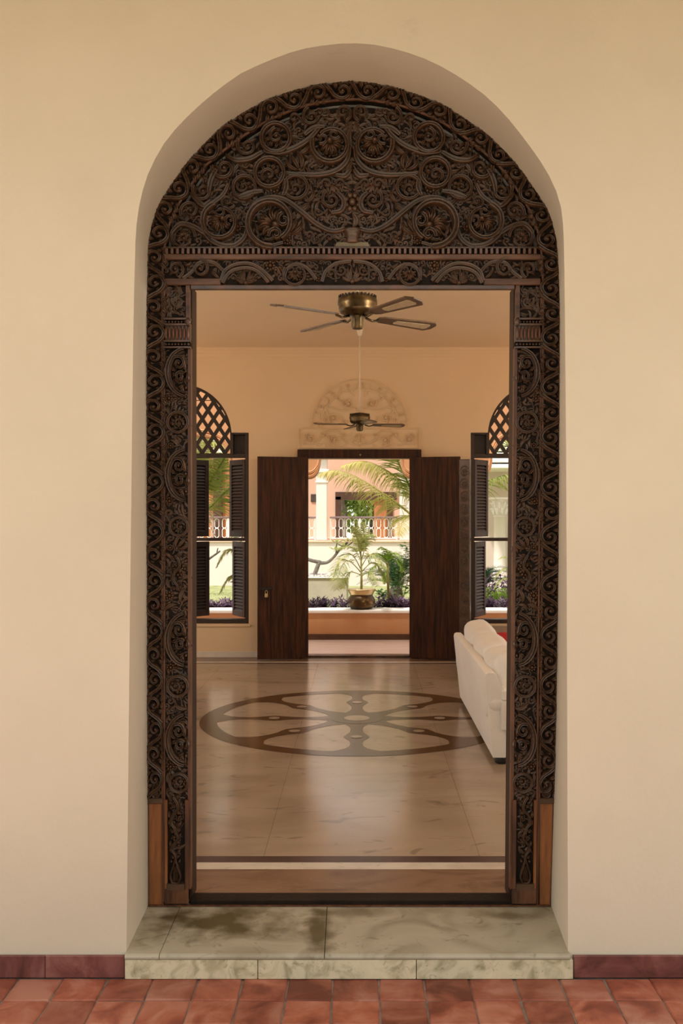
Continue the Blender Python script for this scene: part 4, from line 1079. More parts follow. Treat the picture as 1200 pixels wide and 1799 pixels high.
# ================================================================ WHITE SOFA
sf = thing('sofa', 'long white upholstered sofa with its back to the floor wheel', 'sofa', (1.25,7.22,0))
SY0, SY1 = 6.18, 8.27
def soft(name, a, b, mat, parent, r=.05, puff=0.0, M4=None, seg=3, sub=2):
    bm = bmesh.new(); bmesh.ops.create_cube(bm, size=1)
    a = Vector(a); b = Vector(b); c = (a+b)/2; d = b-a
    for v in bm.verts: v.co = Vector((v.co.x*d.x, v.co.y*d.y, v.co.z*d.z))
    bmesh.ops.bevel(bm, geom=bm.edges[:]+bm.verts[:], offset=r, segments=seg, affect='EDGES', profile=.5)
    if puff:
        bmesh.ops.subdivide_edges(bm, edges=[e for e in bm.edges if e.calc_length() > .09], cuts=5, use_grid_fill=True)
        for v in bm.verts:
            u = [min(1,abs(v.co[i])/(d[i]/2+1e-9)) for i in range(3)]
            k = min(range(3), key=lambda i: d[i])
            o = [i for i in range(3) if i != k]
            f = (1-u[o[0]]**2)*(1-u[o[1]]**2)
            v.co[k] += math.copysign(puff*f, v.co[k]) if abs(v.co[k]) > d[k]*.2 else 0
            v.co += Vector((1,1,1))*.004*mnoise.noise(v.co*6+c*9)
    m = MB(); m.v = []
    bm.verts.ensure_lookup_table()
    for v in bm.verts:
        p = v.co.copy()
        if M4 is not None: p = M4 @ p
        m.v.append(tuple(p+c))
    m.f = [tuple(v.index for v in f.verts) for f in bm.faces]; bm.free()
    return obj(name, m, mat, parent, smooth=True)
# leaning back panel
m = MB(); prof_ = [(.822,.045),(.770,.545),(.776,.566),(.792,.574),(.828,.572),(.846,.556),(.895,.42),(.90,.045)]
q = len(prof_); vs = []
for y,ins_ in ((SY0,.012),(SY0+.012,0),(SY1-.012,0),(SY1,.012)):
    cx_ = .84; cz_ = .3
    for x,z in prof_: vs.append((x+(cx_-x)*ins_*3, y, z+(cz_-z)*ins_*.6))
fs = [tuple(range(q)), tuple(range(3*q,4*q))[::-1]]+[(k*q+i,k*q+(i+1)%q,(k+1)*q+(i+1)%q,(k+1)*q+i) for k in range(3) for i in range(q)]
obj('back_panel', MB().add(vs,fs), M['sofa'], sf, smooth='auto')
soft('base', (.83,SY0+.02,.045), (1.70,SY1-.02,.27), M['sofa'], sf, .02)
for ya,yb_ in ((SY0-.005,SY0+.21),(SY1-.21,SY1+.005)):
    m = MB(); pr = [(.828,.045),(.832,.27)]
    ar = obj('arm', MB().box((.826,ya+.012,.045),(1.72,yb_-.012,.34),.012), M['sofa'], sf)
    # rolled arm top
    m = MB(); rr = .098; vs = []; q = 18
    yc = (ya+yb_)/2
    for x,k in ((.786,.55),(.790,.85),(.802,.97),(.83,1.0),(1.70,1.0),(1.73,.97),(1.742,.8)):
        for i in range(q):
            t = 2*PI*i/q; vs.append((x, yc+rr*1.12*k*math.cos(t), .372+rr*k*math.sin(t)))
    fs = [tuple(range(q)),tuple(range(6*q,7*q))[::-1]]+[(j*q+i,j*q+(i+1)%q,(j+1)*q+(i+1)%q,(j+1)*q+i) for j in range(6) for i in range(q)]
    obj('arm_roll', MB().add(vs,fs), M['sofa'], sf, smooth=True)
cv = MB().box((.862,SY0-.026,.245),(1.45,SY0-.018,.40),.002)
vs = []
obj('arm_cover', MB().box((.868,SY0-.020,.22),(1.42,SY0-.012,.40),.003).box((.868,SY0-.018,.39),(1.42,SY0+.215,.478),.02), M['sofa'], sf)
for k in range(2):
    ya = SY0+.22+k*.825; soft('seat_cushion', (.97,ya,.27), (1.69,ya+.815,.40), M['sofa'], sf, .03, .02)
for k in range(3):
    ya = SY0+.10+k*.63
    R4 = Matrix.Rotation(math.radians(-10),4,'Y') @ Matrix.Rotation(math.radians((-3,2,4)[k]),4,'X')
    soft('back_cushion', (.865,ya,.36), (1.055,ya+.62,.665+.015*(k==2)), M['sofa'], sf, .06, .035, R4)
for x in (.88,1.64):
    for y in (SY0+.06,SY1-.06): obj('foot', MB().lathe([(.035,0),(.042,.01),(.042,.05),(.03,.052)],(x,y,0),16), M['sofa_foot'], sf, True)
cu = tag(soft('cushion', (1.08,7.98,.405), (1.46,8.10,.60), M['red'], None, .045, .03, Matrix.Rotation(math.radians(-14),4,'X')), 'red scatter cushion on the white sofa against its far arm', 'cushion')
db = thing('daybed', 'low taupe upholstered daybed below the right window', 'daybed', (1.95,9.75,0))
soft('mattress', (1.12,9.25,.22), (2.7,10.2,.41), M['taupe'], db, .04, .01); obj('platform', MB().box((1.14,9.28,.08),(2.68,10.18,.22),.01), M['wood_door'], db)
for x in (1.2,2.62):
    for y in (9.33,10.12): obj('leg', MB().box((x-.03,y-.03,0),(x+.03,y+.03,.08),.004), M['wood_dark'], db)

# ================================================================ COURTYARD VERANDA, LOW WALL, ARCADE
LW = 12.3
struct('floor_courtyard', MB().box((-9,DR+.28,-.2),(9,LW+.02,-.004)).box((-9,DR+.1,-.2),(9,DR+.3,-.006)), M['paving'], 'pink stone floor of the courtyard veranda', 'floor')
gw = struct('wall_garden', MB().box((-9,LW,-.2),(9,LW+.30,.325)), M['ochre'], 'low ochre garden wall between veranda and courtyard', 'low wall')
obj('skirting', MB().box((-9,LW-.012,-.004),(9,LW,.065),.002), M['ochre_dark'], gw)
capx = [-9,-6,-4.2,-2.6,-.98,.97,2.55,4.2,6,9]
for a,b in zip(capx[:-1],capx[1:]): obj('coping', MB().box((a+.001,LW-.03,.325),(b-.001,LW+.33,.362),.006), M['white_paint'], gw)
# arcade over the low wall
def A2(px,py): p = at(px,py,LW+.04); return (p.x,p.z)
half = [(538,841),(545,840),(552,835),(557,826),(559,814),(561,802),(572,782),(596,770),(632,766)]
hp = cr([Vector((*p,0)) for p in half], 5)
zs = [(p.x,p.y) for p in hp]; zs += [(1262-x,y) for x,y in zs[::-1]]
colw = .40
Xc = 1.06; period = 2*Xc+.0
aw = struct('wall_arcade', MB().box((-9,LW+.02,2.95),(9,LW+.28,4.1)), M['ochre'], 'ochre arcade wall over the courtyard veranda', 'wall')
for k in range(-2,3):
    off = k*period
    poly_ = [(A2(x,y)[0]+off+.018, A2(x,y)[1]) for x,y in zs]
    lx, rx = off-Xc, off+Xc
    poly_ = [(lx,poly_[0][1]),]+poly_+[(rx,poly_[-1][1]),(rx,2.96),(lx,2.96)]
    obj('arch_spandrel', MB().prism(poly_, LW+.02, LW+.28), M['ochre'], aw, tri=True)
    for d_,s_ in ((.0,.03),(.05,.02)):
        pp = [(A2(x,y)[0]+off+.018, A2(x,y)[1]+.025+d_) for x,y in zs]
        m = MB(); rib(m, pp, .018, s_, PROFL); m.v = [(x,LW+.02+y,z) for x,y,z in m.v]; obj('arch_moulding', m, M['ochre'], aw, smooth=True, fix=False)
for k in range(-2,4):
    x = (k-.5)*period+.0
    if abs(x) > 6: continue
    cl = obj('pillar', MB().box((x-colw/2,LW+.0,.362),(x+colw/2,LW+.30,2.0),.02), M['ochre'], aw)

# ================================================================ GARDEN GROUND
def lawn_z(D): return .26+(D-12.6)/(24-12.6)*(-.46)
mb = MB(); rows_ = 24; cols_ = 30
for j in range(rows_+1):
    D = 12.6+(24.2-12.6)*j/rows_
    for i in range(cols_+1):
        x = -11+22*i/cols_; mb.v.append((x,D,lawn_z(D)+.02*mnoise.noise(Vector((x*.7,D*.7,0)))))
mb.f = [(j*(cols_+1)+i,j*(cols_+1)+i+1,(j+1)*(cols_+1)+i+1,(j+1)*(cols_+1)+i) for j in range(rows_) for i in range(cols_)]
gr_ = struct('ground_lawn', mb, M['lawn'], 'mown green lawn of the courtyard garden', 'lawn', smooth=True)
rg = random.Random(5); mb = MB()
for k in range(26000):
    D = rg.uniform(12.7,20); x = rg.uniform(-3.2,2.9)*D/13; z = lawn_z(D); h = rg.uniform(.012,.032); a = rg.uniform(0,PI); w = rg.uniform(.003,.006)
    dx,dy = math.cos(a)*w,math.sin(a)*w; tx,ty = rg.uniform(-.02,.02),rg.uniform(-.02,.02)
    mb.add([(x-dx,D-dy,z-.02),(x+dx,D+dy,z-.02),(x+tx,D+ty,z+h)],[(0,1,2)])
tag(obj('lawn_grass', mb, leaf_mat('grass_blade',[(.19,.22,.085),(.31,.33,.15),(.38,.38,.20)],.3,4), None, fix=False), 'short grass blades of the courtyard lawn', 'grass', kind='stuff')
struct('ground_bed', MB().box((-9,LW+.28,-.1),(9,13.15,.275)), M['soil'], 'planting bed behind the low garden wall', 'soil bed')

# ---- leafy builders
def leaflet(m, p, d, side, w, L, droop, n=3):
    """blade from p along d with its width along side, bending down"""
    vs = []; p = Vector(p); d = Vector(d).normalized(); side = Vector(side).normalized(); q = p.copy()
    for i in range(n+1):
        t = i/n; ww = w*(1-t)**.7*(1 if i else .6)
        if i < n: vs += [q-side*ww, q+side*ww]
        else: vs.append(q.copy())
        d = (d+Vector((0,0,-droop/n))).normalized(); q = q+d*(L/n)
    fs = [(2*i,2*i+1,2*i+3,2*i+2) for i in range(n-1)]+[(2*(n-1),2*(n-1)+1,2*n)]
    m.add(vs,fs)
def frond(m, ctrl, L, w, nl, droop=.5, fwd=.55, rr=.012, vshape=.25, rnd=None, start=.12, taper=True):
    """pinnate frond on a rachis through 3D points"""
    rnd = rnd or random.Random(1); P = resample(cr([Vector(c) for c in ctrl],8), 40)
    m.tube(P, [rr*(1-.85*i/39) for i in range(40)], 5)
    for i in range(nl):
        t = start+(1-start)*(i+.5)/nl; f = t*39; j = min(38,int(f)); p = P[j].lerp(P[j+1],f-j); d = (P[j+1]-P[j]).normalized()
        lat = d.cross(Vector((0,0,1)))
        if lat.length < .05: lat = d.cross(Vector((0,1,0)))
        lat.normalize(); up = lat.cross(d)
        ll = L*(math.sin(PI*min(1,.18+.80*t))**.6 if taper else 1)
        for s in (-1,1):
            dd = (lat*s+d*(fwd+rnd.uniform(-.12,.12))+up*(vshape+rnd.uniform(-.15,.15))).normalized()
            leaflet(m, p, dd, d.cross(dd).cross(dd) if False else (d+up*.3).normalized(), w*rnd.uniform(.8,1.15), ll*rnd.uniform(.85,1.1), droop*rnd.uniform(.6,1.4))
def fr_obj(name, parent, mat, *a, **k):
    m = MB(); frond(m, *a, **k); return obj(name, m, mat, parent, fix=False)

# ---- coconut palm right of the door view
rp = random.Random(21)
cp = thing('coconut_palm', 'coconut palm with yellow green fronds hanging across the courtyard door', 'palm tree', (.98,15.2,lawn_z(15.2)))
crown = Vector(at(738,918,15.2))
obj('trunk', MB().tube([(1.0,15.2,lawn_z(15.2)-.05),(.98,15.2,.6),crown+Vector((.02,.05,-.1)),crown+Vector((.02,.05,.1))],[.13,.10,.09,.06],12), M['bark'], cp, True)
CF = [([(735,915,14.9),(700,886,14.6),(660,858,14.4),(622,836,14.3),(590,826,14.2),(562,832,14.2)], .50, L_coco, 1.3),
      ([(738,912,15.2),(722,872,15.3),(700,842,15.3),(668,820,15.2),(636,810,15.2),(600,818,15.2)], .44, L_coco, 1.8),
      ([(738,912,15.2),(722,860,15.1),(704,822,15.0),(690,790,14.9),(672,768,14.9)], .55, L_coco2, .6),
      ([(742,912,15.2),(745,850,15.3),(735,800,15.3),(705,768,15.3),(668,764,15.2),(630,785,15.2)], .62, L_coco, .9),
      ([(740,915,15.2),(790,878,15.0),(845,850,14.8),(895,834,14.6),(950,838,14.5)], .60, L_coco2, .8),
      ([(742,915,15.3),(790,840,15.4),(840,790,15.4),(890,770,15.3),(950,780,15.3)], .62, L_coco2, .8),
      ([(740,918,15.2),(722,905,14.7),(708,915,14.3),(700,940,14.1)], .40, L_coco, .8),
      ([(744,915,15.3),(770,880,15.8),(800,850,16.2),(830,840,16.4)], .55, L_coco2, .8)]
for pts,Lf,mt,dr_ in CF:
    fr_obj('frond', cp, mt, [at(*p) for p in pts], Lf, .012, 62, droop=dr_, rr=.020, rnd=rp, start=.2, vshape=.1)
# ---- coconut palm behind the left window
cp2 = thing('coconut_palm', 'coconut palm with a dry flower stalk seen through the left window', 'palm tree', (at(335,950,15).x,15,lawn_z(15)))
cr2 = Vector(at(335,905,15.0))
obj('trunk', MB().tube([Vector((cr2.x,15,lawn_z(15)-.05)),Vector((cr2.x-.02,15,.7)),cr2],[.14,.11,.09],12), M['bark'], cp2, True)
for pts,Lf,mt,dr_ in (([(338,905,15),(362,858,14.8),(384,822,14.7),(402,795,14.6),(430,770,14.6),(470,770,14.6)],.62,L_coco2,.7),
                      ([(338,908,15),(370,890,14.7),(392,868,14.6),(420,848,14.5),(460,850,14.4)],.42,L_coco2,.9),
                      ([(336,905,15),(345,850,15.1),(352,800,15.2),(372,765,15.2),(410,755,15.3)],.62,L_coco2,.6),
                      ([(336,905,15),(340,840,14.6),(350,796,14.4),(374,776,14.3),(405,786,14.3)],.55,L_coco2,1.2),
                      ([(336,905,15),(330,820,14.7),(338,780,14.6),(362,762,14.5),(398,766,14.5)],.5,L_coco2,1.0),
                      ([(336,905,15),(325,840,15.1),(300,780,15.2),(260,750,15.2)],.60,L_coco2,.7),
                      ([(336,908,15),(300,870,14.8),(250,850,14.7),(200,870,14.7)],.60,L_coco2,.8)):
    fr_obj('frond', cp2, mt, [at(*p) for p in pts], Lf, .014, 56, droop=dr_, rr=.022, rnd=rp, start=.22, vshape=.15)
m = MB()
for k in range(26):
    a = rp.uniform(-.6,1.2); p0 = at(352+rp.uniform(-4,6),905+rp.uniform(-14,10),14.8); p1 = p0+Vector((rp.uniform(.02,.22),rp.uniform(-.1,.1),rp.uniform(-.28,.16)))
    m.tube([p0,(p0+p1)/2+Vector((0,0,.04)),p1],[.008,.006,.004],4)
obj('flower_stalk', m, M['dry'], cp2, True, fix=False)

# ---- potted areca palm in a brass pot on the coping
PD = 12.45
pb = at(635,1073,PD); pb.z = .363
pp = thing('potted_palm', 'potted areca palm in a tarnished brass pot on the low wall', 'potted plant', pb)
kk = PD/FPX
pot = obj('pot', MB().lathe([(r*kk,z*kk) for r,z in ((15,0),(19,1),(23,6),(24.5,12),(23.5,18),(20.5,22.5),(19.5,24),(20.5,27),(23.5,32),(25,34.5),(24.2,35),(22,32.5),(18.5,27.5),(18,25))], pb, 36), M['brass'], pp, True)
pt = at(635,1044,PD)
obj('soil', MB().lathe([(.0,.0),(.128,.0),(.128,.006),(.0,.010)],(pb.x,pb.y,pb.z+.195),24), M['soil'], pp)
# bright worn rim and patch of the pot
obj('polished_rim', MB().lathe([(r*kk,z*kk) for r,z in ((20.6,25),(21.2,27),(24.0,32),(25.4,34.6),(25.0,35.2),(24.2,35.3))], pb, 36), M['brass_bright'], pot, True)
tp = at(634,935,PD)
obj('stem', MB().tube([Vector((pb.x,pb.y,pb.z+.17)),at(635,1010,PD),at(634,975,PD),at(632,945,PD)],[.018,.014,.010,.005],8), M['palm_trunk'], pp, True)
ra = random.Random(31)
AF = [([(634,980),(628,950),(618,930),(606,922)],.16,0),([(634,985),(620,962),(600,962),(592,968)],.14,.2),([(634,1000),(618,975),(596,985),(584,1018)],.20,-.2),
      ([(634,1005),(612,985),(598,1000),(592,1036)],.22,-.35),([(635,985),(642,955),(640,930),(637,918)],.13,.1),([(635,995),(650,975),(668,985),(680,1000)],.17,-.2),
      ([(635,1005),(655,988),(672,1004),(680,1022)],.20,.15),([(635,985),(630,960),(626,940),(622,926)],.13,-.1),([(634,1010),(615,1005),(604,1020),(602,1034)],.16,.2),
      ([(635,1012),(650,1005),(660,1020),(664,1030)],.15,-.3),([(634,970),(638,945),(652,940),(660,950)],.12,.2),([(634,965),(630,938),(622,915),(612,905)],.15,.0)]
for pts,Lf,dy in AF:
    P = [at(x,y,PD+dy*i/3) for i,(x,y) in enumerate(pts)]
    fr_obj('frond', pp, L_areca, P, Lf*1.15, .0075, 34, droop=.75, rr=.007, rnd=ra, start=.25, vshape=.35)

# ---- small yellow-green palm in the bed
SD = 12.95
sp_ = thing('young_palm', 'young lime green palm with a yellow stem beside the brass pot', 'palm', (at(683,1060,SD).x,SD,.27))
obj('stem', MB().tube([Vector((at(683,1060,SD).x,SD,.24)),at(682,1030,SD),at(681,1005,SD),at(682,982,SD)],[.016,.018,.020,.008],8), M['palm_trunk'], sp_, True)
for pts,Lf in (([(681,1000),(674,978),(660,972),(648,985)],.15),([(682,995),(686,975),(698,972),(708,988)],.15),([(681,1003),(668,992),(655,998),(646,1012)],.15),([(682,990),(680,970),(672,962),(664,965)],.13),([(682,992),(694,984),(704,992),(708,1005)],.13),([(682,1000),(676,1008),(674,1016),(676,1026)],.08)):
    fr_obj('frond', sp_, L_lime, [at(x,y,SD-.03*i) for i,(x,y) in enumerate(pts)], Lf, .008, 22, droop=.7, rr=.006, rnd=ra, start=.2, vshape=.2)

# ---- leafy shrub
def leaf_card(m, p, d, up, L, w):
    d = d.normalized(); s = d.cross(up)
    if s.length < .05: s = d.cross(Vector((1,0,0)))
    s.normalize(); n_ = s.cross(d)
    m.add([p, p+d*L*.45+s*w-n_*w*.25, p+d*L, p+d*L*.45-s*w-n_*w*.25, p+d*L*.5], [(0,1,4),(1,2,4),(2,3,4),(3,0,4)])
def shrub(name, base, stems_, mat, Lf, wf, dens, label, cat, rnd, smat='stick'):
    root = thing(name, label, cat, base)
    for pts in stems_:
        P = resample(cr([Vector(p) for p in pts],6), 24)
        obj('stem', MB().tube(P,[.007*(1-.6*i/23) for i in range(24)],5), M[smat], root, True)
        m = MB()
        for i in range(dens):
            t = rnd.uniform(.22,1); f = t*23; j = min(22,int(f)); p = P[j].lerp(P[j+1],f-j)
            a = rnd.uniform(0,2*PI); d = Vector((math.cos(a),math.sin(a),rnd.uniform(-.2,.5)))
            q = p+d.normalized()*rnd.uniform(0,.10)*(1.2-t*.6); leaf_card(m, q, d+Vector((0,0,-.1)), Vector((0,0,1)), Lf*rnd.uniform(.7,1.2), wf*rnd.uniform(.8,1.2))
        obj('foliage', m, mat, root, fix=False)
    return root
SH = 13.1
shrub('leafy_shrub', (at(704,1062,SH).x,SH,.27), [[at(700,1064,SH),at(706,1030,SH),at(712,990,SH),at(713,952,SH)],[at(692,1064,SH),at(698,1035,SH),at(704,1005,SH),at(706,975,SH)],[at(704,1064,SH),at(714,1030,SH),at(722,1000,SH),at(726,970,SH)],[at(696,1064,SH),at(680,1048,SH),at(668,1040,SH)]],
      L_green, .075, .022, 150, 'bright green leafy shrub at the right edge of the courtyard door', 'shrub', ra)
# ---- cycads
def cycad(name, c, R, nf, label, rnd, up=.65, mat=None):
    root = thing(name, label, 'cycad', c)
    obj('trunk', MB().lathe([(.10,0),(.12,.08),(.10,.2),(.05,.26)],(c[0],c[1],c[2]-.02),12), M['bark'], root, True)
    for k in range(nf):
        a = 2*PI*k/nf*2.4+rnd.uniform(-.2,.2); el = rnd.uniform(.15,1.15)*up; r = R*rnd.uniform(.8,1.1)
        b = Vector(c)+Vector((0,0,.2)); d = Vector((math.cos(a),math.sin(a),0))
        P = [b, b+d*r*.35*math.cos(el)+Vector((0,0,r*.42*(el+.25))), b+d*r*.75*math.cos(el*.8)+Vector((0,0,r*.62*(el+.15))), b+d*r*1.0+Vector((0,0,r*(.75*el-.05)))]
        fr_obj('frond', root, mat or L_dark, P, .13, .006, 42, droop=.05, rr=.006, rnd=rnd, start=.12, vshape=.45, fwd=.6, taper=True)
    return root
CD = 15.4
cycad('cycad', (at(695,1010,CD).x,CD,lawn_z(CD)+.05), .62, 40, 'large dark green cycad on the lawn behind the leafy shrub', ra, up=1.0)
cycad('cycad', (at(846,1015,15.6).x,15.6,lawn_z(15.6)+.05), .50, 26, 'dark green cycad beside the white column in the right window', ra, up=.9)
# ---- arching palm seen low in the left window
AD = 13.2
ap = thing('arching_palm', 'arching green palm fronds low in the left window', 'palm', (at(436,1060,AD).x,AD,.27))
obj('stem', MB().tube([Vector((at(436,1060,AD).x,AD,.24)),at(437,1020,AD),at(436,990,AD)],[.02,.018,.01],8), M['palm_trunk'], ap, True)
for pts,Lf in (([(436,1000),(420,972),(398,966),(380,996)],.15),([(437,1010),(424,1008),(402,1014),(386,1042)],.13),([(437,995),(450,970),(470,962),(486,975)],.15),([(436,995),(430,965),(420,945),(405,940)],.15),([(437,1005),(455,1000),(470,1010),(478,1030)],.13)):
    fr_obj('frond', ap, L_areca, [at(x,y,AD) for x,y in pts], Lf*1.3, .012, 40, droop=.9, rr=.010, rnd=ra, start=.15, vshape=.15)
# ---- low palm fronds and leaves in the right window
rpw = thing('arching_palm', 'small palm with light green fronds below the white column', 'palm', (at(905,1050,14.4).x,14.4,lawn_z(14.4)))
obj('stem', MB().tube([Vector((at(905,1050,14.4).x,14.4,lawn_z(14.4)-.03)),at(905,1015,14.4)],[.02,.012],8), M['palm_trunk'], rpw, True)
for pts,Lf in (([(905,1020),(893,1000),(880,1002),(868,1018)],.14),([(905,1020),(900,990),(888,978),(876,982)],.14),([(905,1020),(912,995),(925,990),(940,1005)],.14),([(905,1022),(890,1015),(876,1022),(868,1034)],.12)):
    fr_obj('frond', rpw, L_areca, [at(x,y,14.4) for x,y in pts], Lf, .008, 28, droop=.7, rr=.007, rnd=ra, start=.15, vshape=.2)

# ---- purple plants along the wall
rv = random.Random(77)
def clumps(name, n_, xr, yr, z, h, mat, Lf, wf, label, cat, per=16):
    m = MB()
    for k in range(n_):
        x = rv.uniform(*xr); y = rv.uniform(*yr); hh = h*rv.uniform(.55,1.15)*(1+.25*mnoise.noise(Vector((x*2.1,y*2,0)))); zz = z(y) if callable(z) else z
        tip = Vector((x+rv.uniform(-.05,.05),y+rv.uniform(-.04,.04),zz+hh)); b = Vector((x,y,zz-.02))
        m.tube([b,tip],[.004,.002],3,False)
        for i in range(per):
            t = rv.uniform(.25,1.02); p = b.lerp(tip,t); a = rv.uniform(0,2*PI)
            leaf_card(m, p, Vector((math.cos(a),math.sin(a),rv.uniform(.2,1.0))), Vector((0,0,1)), Lf*rv.uniform(.7,1.2), wf)
    return tag(obj(name, m, mat, None, fix=False), label, cat, kind='stuff')
clumps('purple_groundcover', 900, (-3.6,3.6), (12.66,12.95), .27, .17, L_purple, .075, .013, 'purple leaved groundcover along the low garden wall', 'plants')
clumps('lime_groundcover', 420, (1.3,3.4), (13.3,14.2), lawn_z, .25, L_lime, .07, .016, 'lime green groundcover below the right window view', 'plants', 10)
clumps('purple_border', 200, (1.4,3.6), (14.7,15.6), lawn_z, .40, L_purple, .09, .018, 'darker purple plants around the white column base', 'plants', 12)

# ---- raised concrete planter with frangipani
QD = 16.0
pl_ = thing('raised_planter', 'weathered grey concrete planter box on the lawn', 'planter', (-.95,QD+.5,lawn_z(QD)))
zt = at(600,1016,QD).z
obj('box', MB().box((-1.75,QD,lawn_z(QD)-.1),(at(611,1013,QD).x,QD+1.1,zt),.02), M['concrete'], pl_)
obj('rim', MB().box((-1.77,QD-.02,zt),(at(613,1013,QD).x,QD+1.12,zt+.02),.006), M['white_paint'], pl_)
m = MB()
for k in range(420): m.ball((rv.uniform(-1.7,-.27),QD+rv.uniform(.02,1.0),zt+.028), rv.uniform(.012,.025), 5, 3)
o = obj('pebbles', m, M['pebble'], pl_, fix=False); o['kind'] = 'stuff'
FD_ = 16.4
ft = thing('frangipani_tree', 'bare grey frangipani branch rising from the concrete planter', 'tree', (at(548,1012,FD_).x,FD_,zt))
def bough(parent, pts, r0, r1, D=FD_, nm='branch'):
    P = resample(cr([at(*p) if len(p)==3 else at(*p,D) for p in pts],6), 22); obj(nm, MB().tube(P,[r0+(r1-r0)*i/21+.004*mnoise.noise(P[i]*9) for i in range(22)],8), M['bark'], parent, True); return P
bough(ft, [(549,1018),(554,1006),(560,990),(563,987)], .038, .034, nm='trunk')
bough(ft, [(563,988),(545,984),(532,977),(515,960),(505,945)], .033, .02); bough(ft, [(560,989),(575,988),(587,978),(598,964),(611,953)], .034, .016)
bough(ft, [(590,974),(591,962),(592,954)], .012, .008); bough(ft, [(600,962),(612,958),(620,952)], .013, .008)
m = MB()
for (x,y) in ((592,953),(611,952),(590,966),(620,951),(604,960)):
    for k in range(8):
        a = 2*PI*k/8; leaf_card(m, at(x,y,FD_), Vector((math.cos(a),math.sin(a)*.6,.35)), Vector((0,0,1)), .15, .03)
obj('leaves', m, L_areca, ft, fix=False)
ft2 = thing('frangipani_tree', 'bare forked twig of a frangipani low in the left window', 'tree', (at(318,1040,15.8).x,15.8,lawn_z(15.8)))
bough(ft2, [(318,1050),(322,1020),(332,1004),(350,993),(370,980),(387,968)], .05, .012, 15.8, 'trunk'); bough(ft2, [(381,973),(382,966),(383,963)], .010, .006, 15.8)

# ================================================================ BUILDING ACROSS THE COURTYARD
BD = 24.0
def B(px,py,D=BD): return at(px,py,D)
fb_ = thing('garden_pavilion', 'white terraced building with railing across the courtyard', 'building', (0,BD+1.5,lawn_z(BD)))
zt_ = B(0,950).z
obj('terrace_wall', MB().box((-14,BD,lawn_z(BD)-.3),(14,BD+3.2,zt_-.04)), M['plaster_white'], fb_)
obj('terrace_edge', MB().box((-14,BD-.04,zt_-.04),(14,BD+3.2,zt_),.01), M['plaster_pink'], fb_)
BB = BD+3.0
def P3(px,py): return at(px,py,BB)
# back wall with a doorway (px 597..690) and a small picture niche
da,db_,dz = P3(597,0).x, P3(690,0).x, P3(0,872).z
wpx = P3(446,0).x
obj('rear_wall', MB().box((wpx,BB,zt_),(da,BB+.3,4.6)), M['plaster_pink'], fb_); obj('rear_wall', MB().box((db_,BB,zt_),(14,BB+.3,4.6)), M['plaster_pink'], fb_)
obj('rear_wall', MB().box((da,BB,dz),(db_,BB+.3,4.6)), M['plaster_pink'], fb_)
obj('timber_screen', MB().box((-14,BB,zt_),(wpx,BB+.2,4.6)), M['far_wood'], fb_)
for px_ in (330,383,425): obj('screen_post', MB().box((P3(px_,0).x-.12,BB-.08,zt_),(P3(px_,0).x+.12,BB,4.6),.01), M['far_dark'], fb_)
obj('door_jamb', MB().box((da-.12,BB-.08,zt_),(da+.04,BB+.3,dz),.01), M['far_dark'], fb_); obj('door_lintel', MB().box((da-.12,BB-.08,dz-.10),(db_+.1,BB+.3,dz+.12),.01), M['far_dark'], fb_)
obj('door_panel', MB().box((P3(657,0).x,BB-.02,zt_),(P3(680,0).x,BB+.05,dz),.01), M['far_wood'], fb_); obj('door_jamb', MB().box((P3(680,0).x,BB-.05,zt_),(db_,BB+.3,dz),.01), M['far_dark'], fb_)
nch = obj('niche', MB().box((P3(546,0).x,BB-.03,P3(0,882).z),(P3(556,0).x,BB,P3(0,868).z),.01), M['dark_inside'], fb_)
def column(px, w, label=None):
    c = B(px,0).x; hw = w/2; y = BD+.25
    cl = obj('column', MB().box((c-hw,y-hw,zt_),(c+hw,y+hw,3.2),.02), M['plaster_white'], fb_)
    zc = B(0,846).z
    obj('column_capital', MB().box((c-hw*1.15,y-hw*1.15,zc-.03),(c+hw*1.15,y+hw*1.15,zc+.02),.01).box((c-hw*1.3,y-hw*1.3,zc+.22),(c+hw*1.3,y+hw*1.3,zc+.30),.01), M['plaster_white'], cl)
for px_ in (565,713,240,1010): column(px_, .27)
obj('fascia', MB().box((-14,BD,2.9),(14,BD+.4,4.6)), M['plaster_white'], fb_); obj('roof', MB().box((-14,BD-.3,4.6),(14,BD+.9,4.75)), M['roof_tile'], fb_)
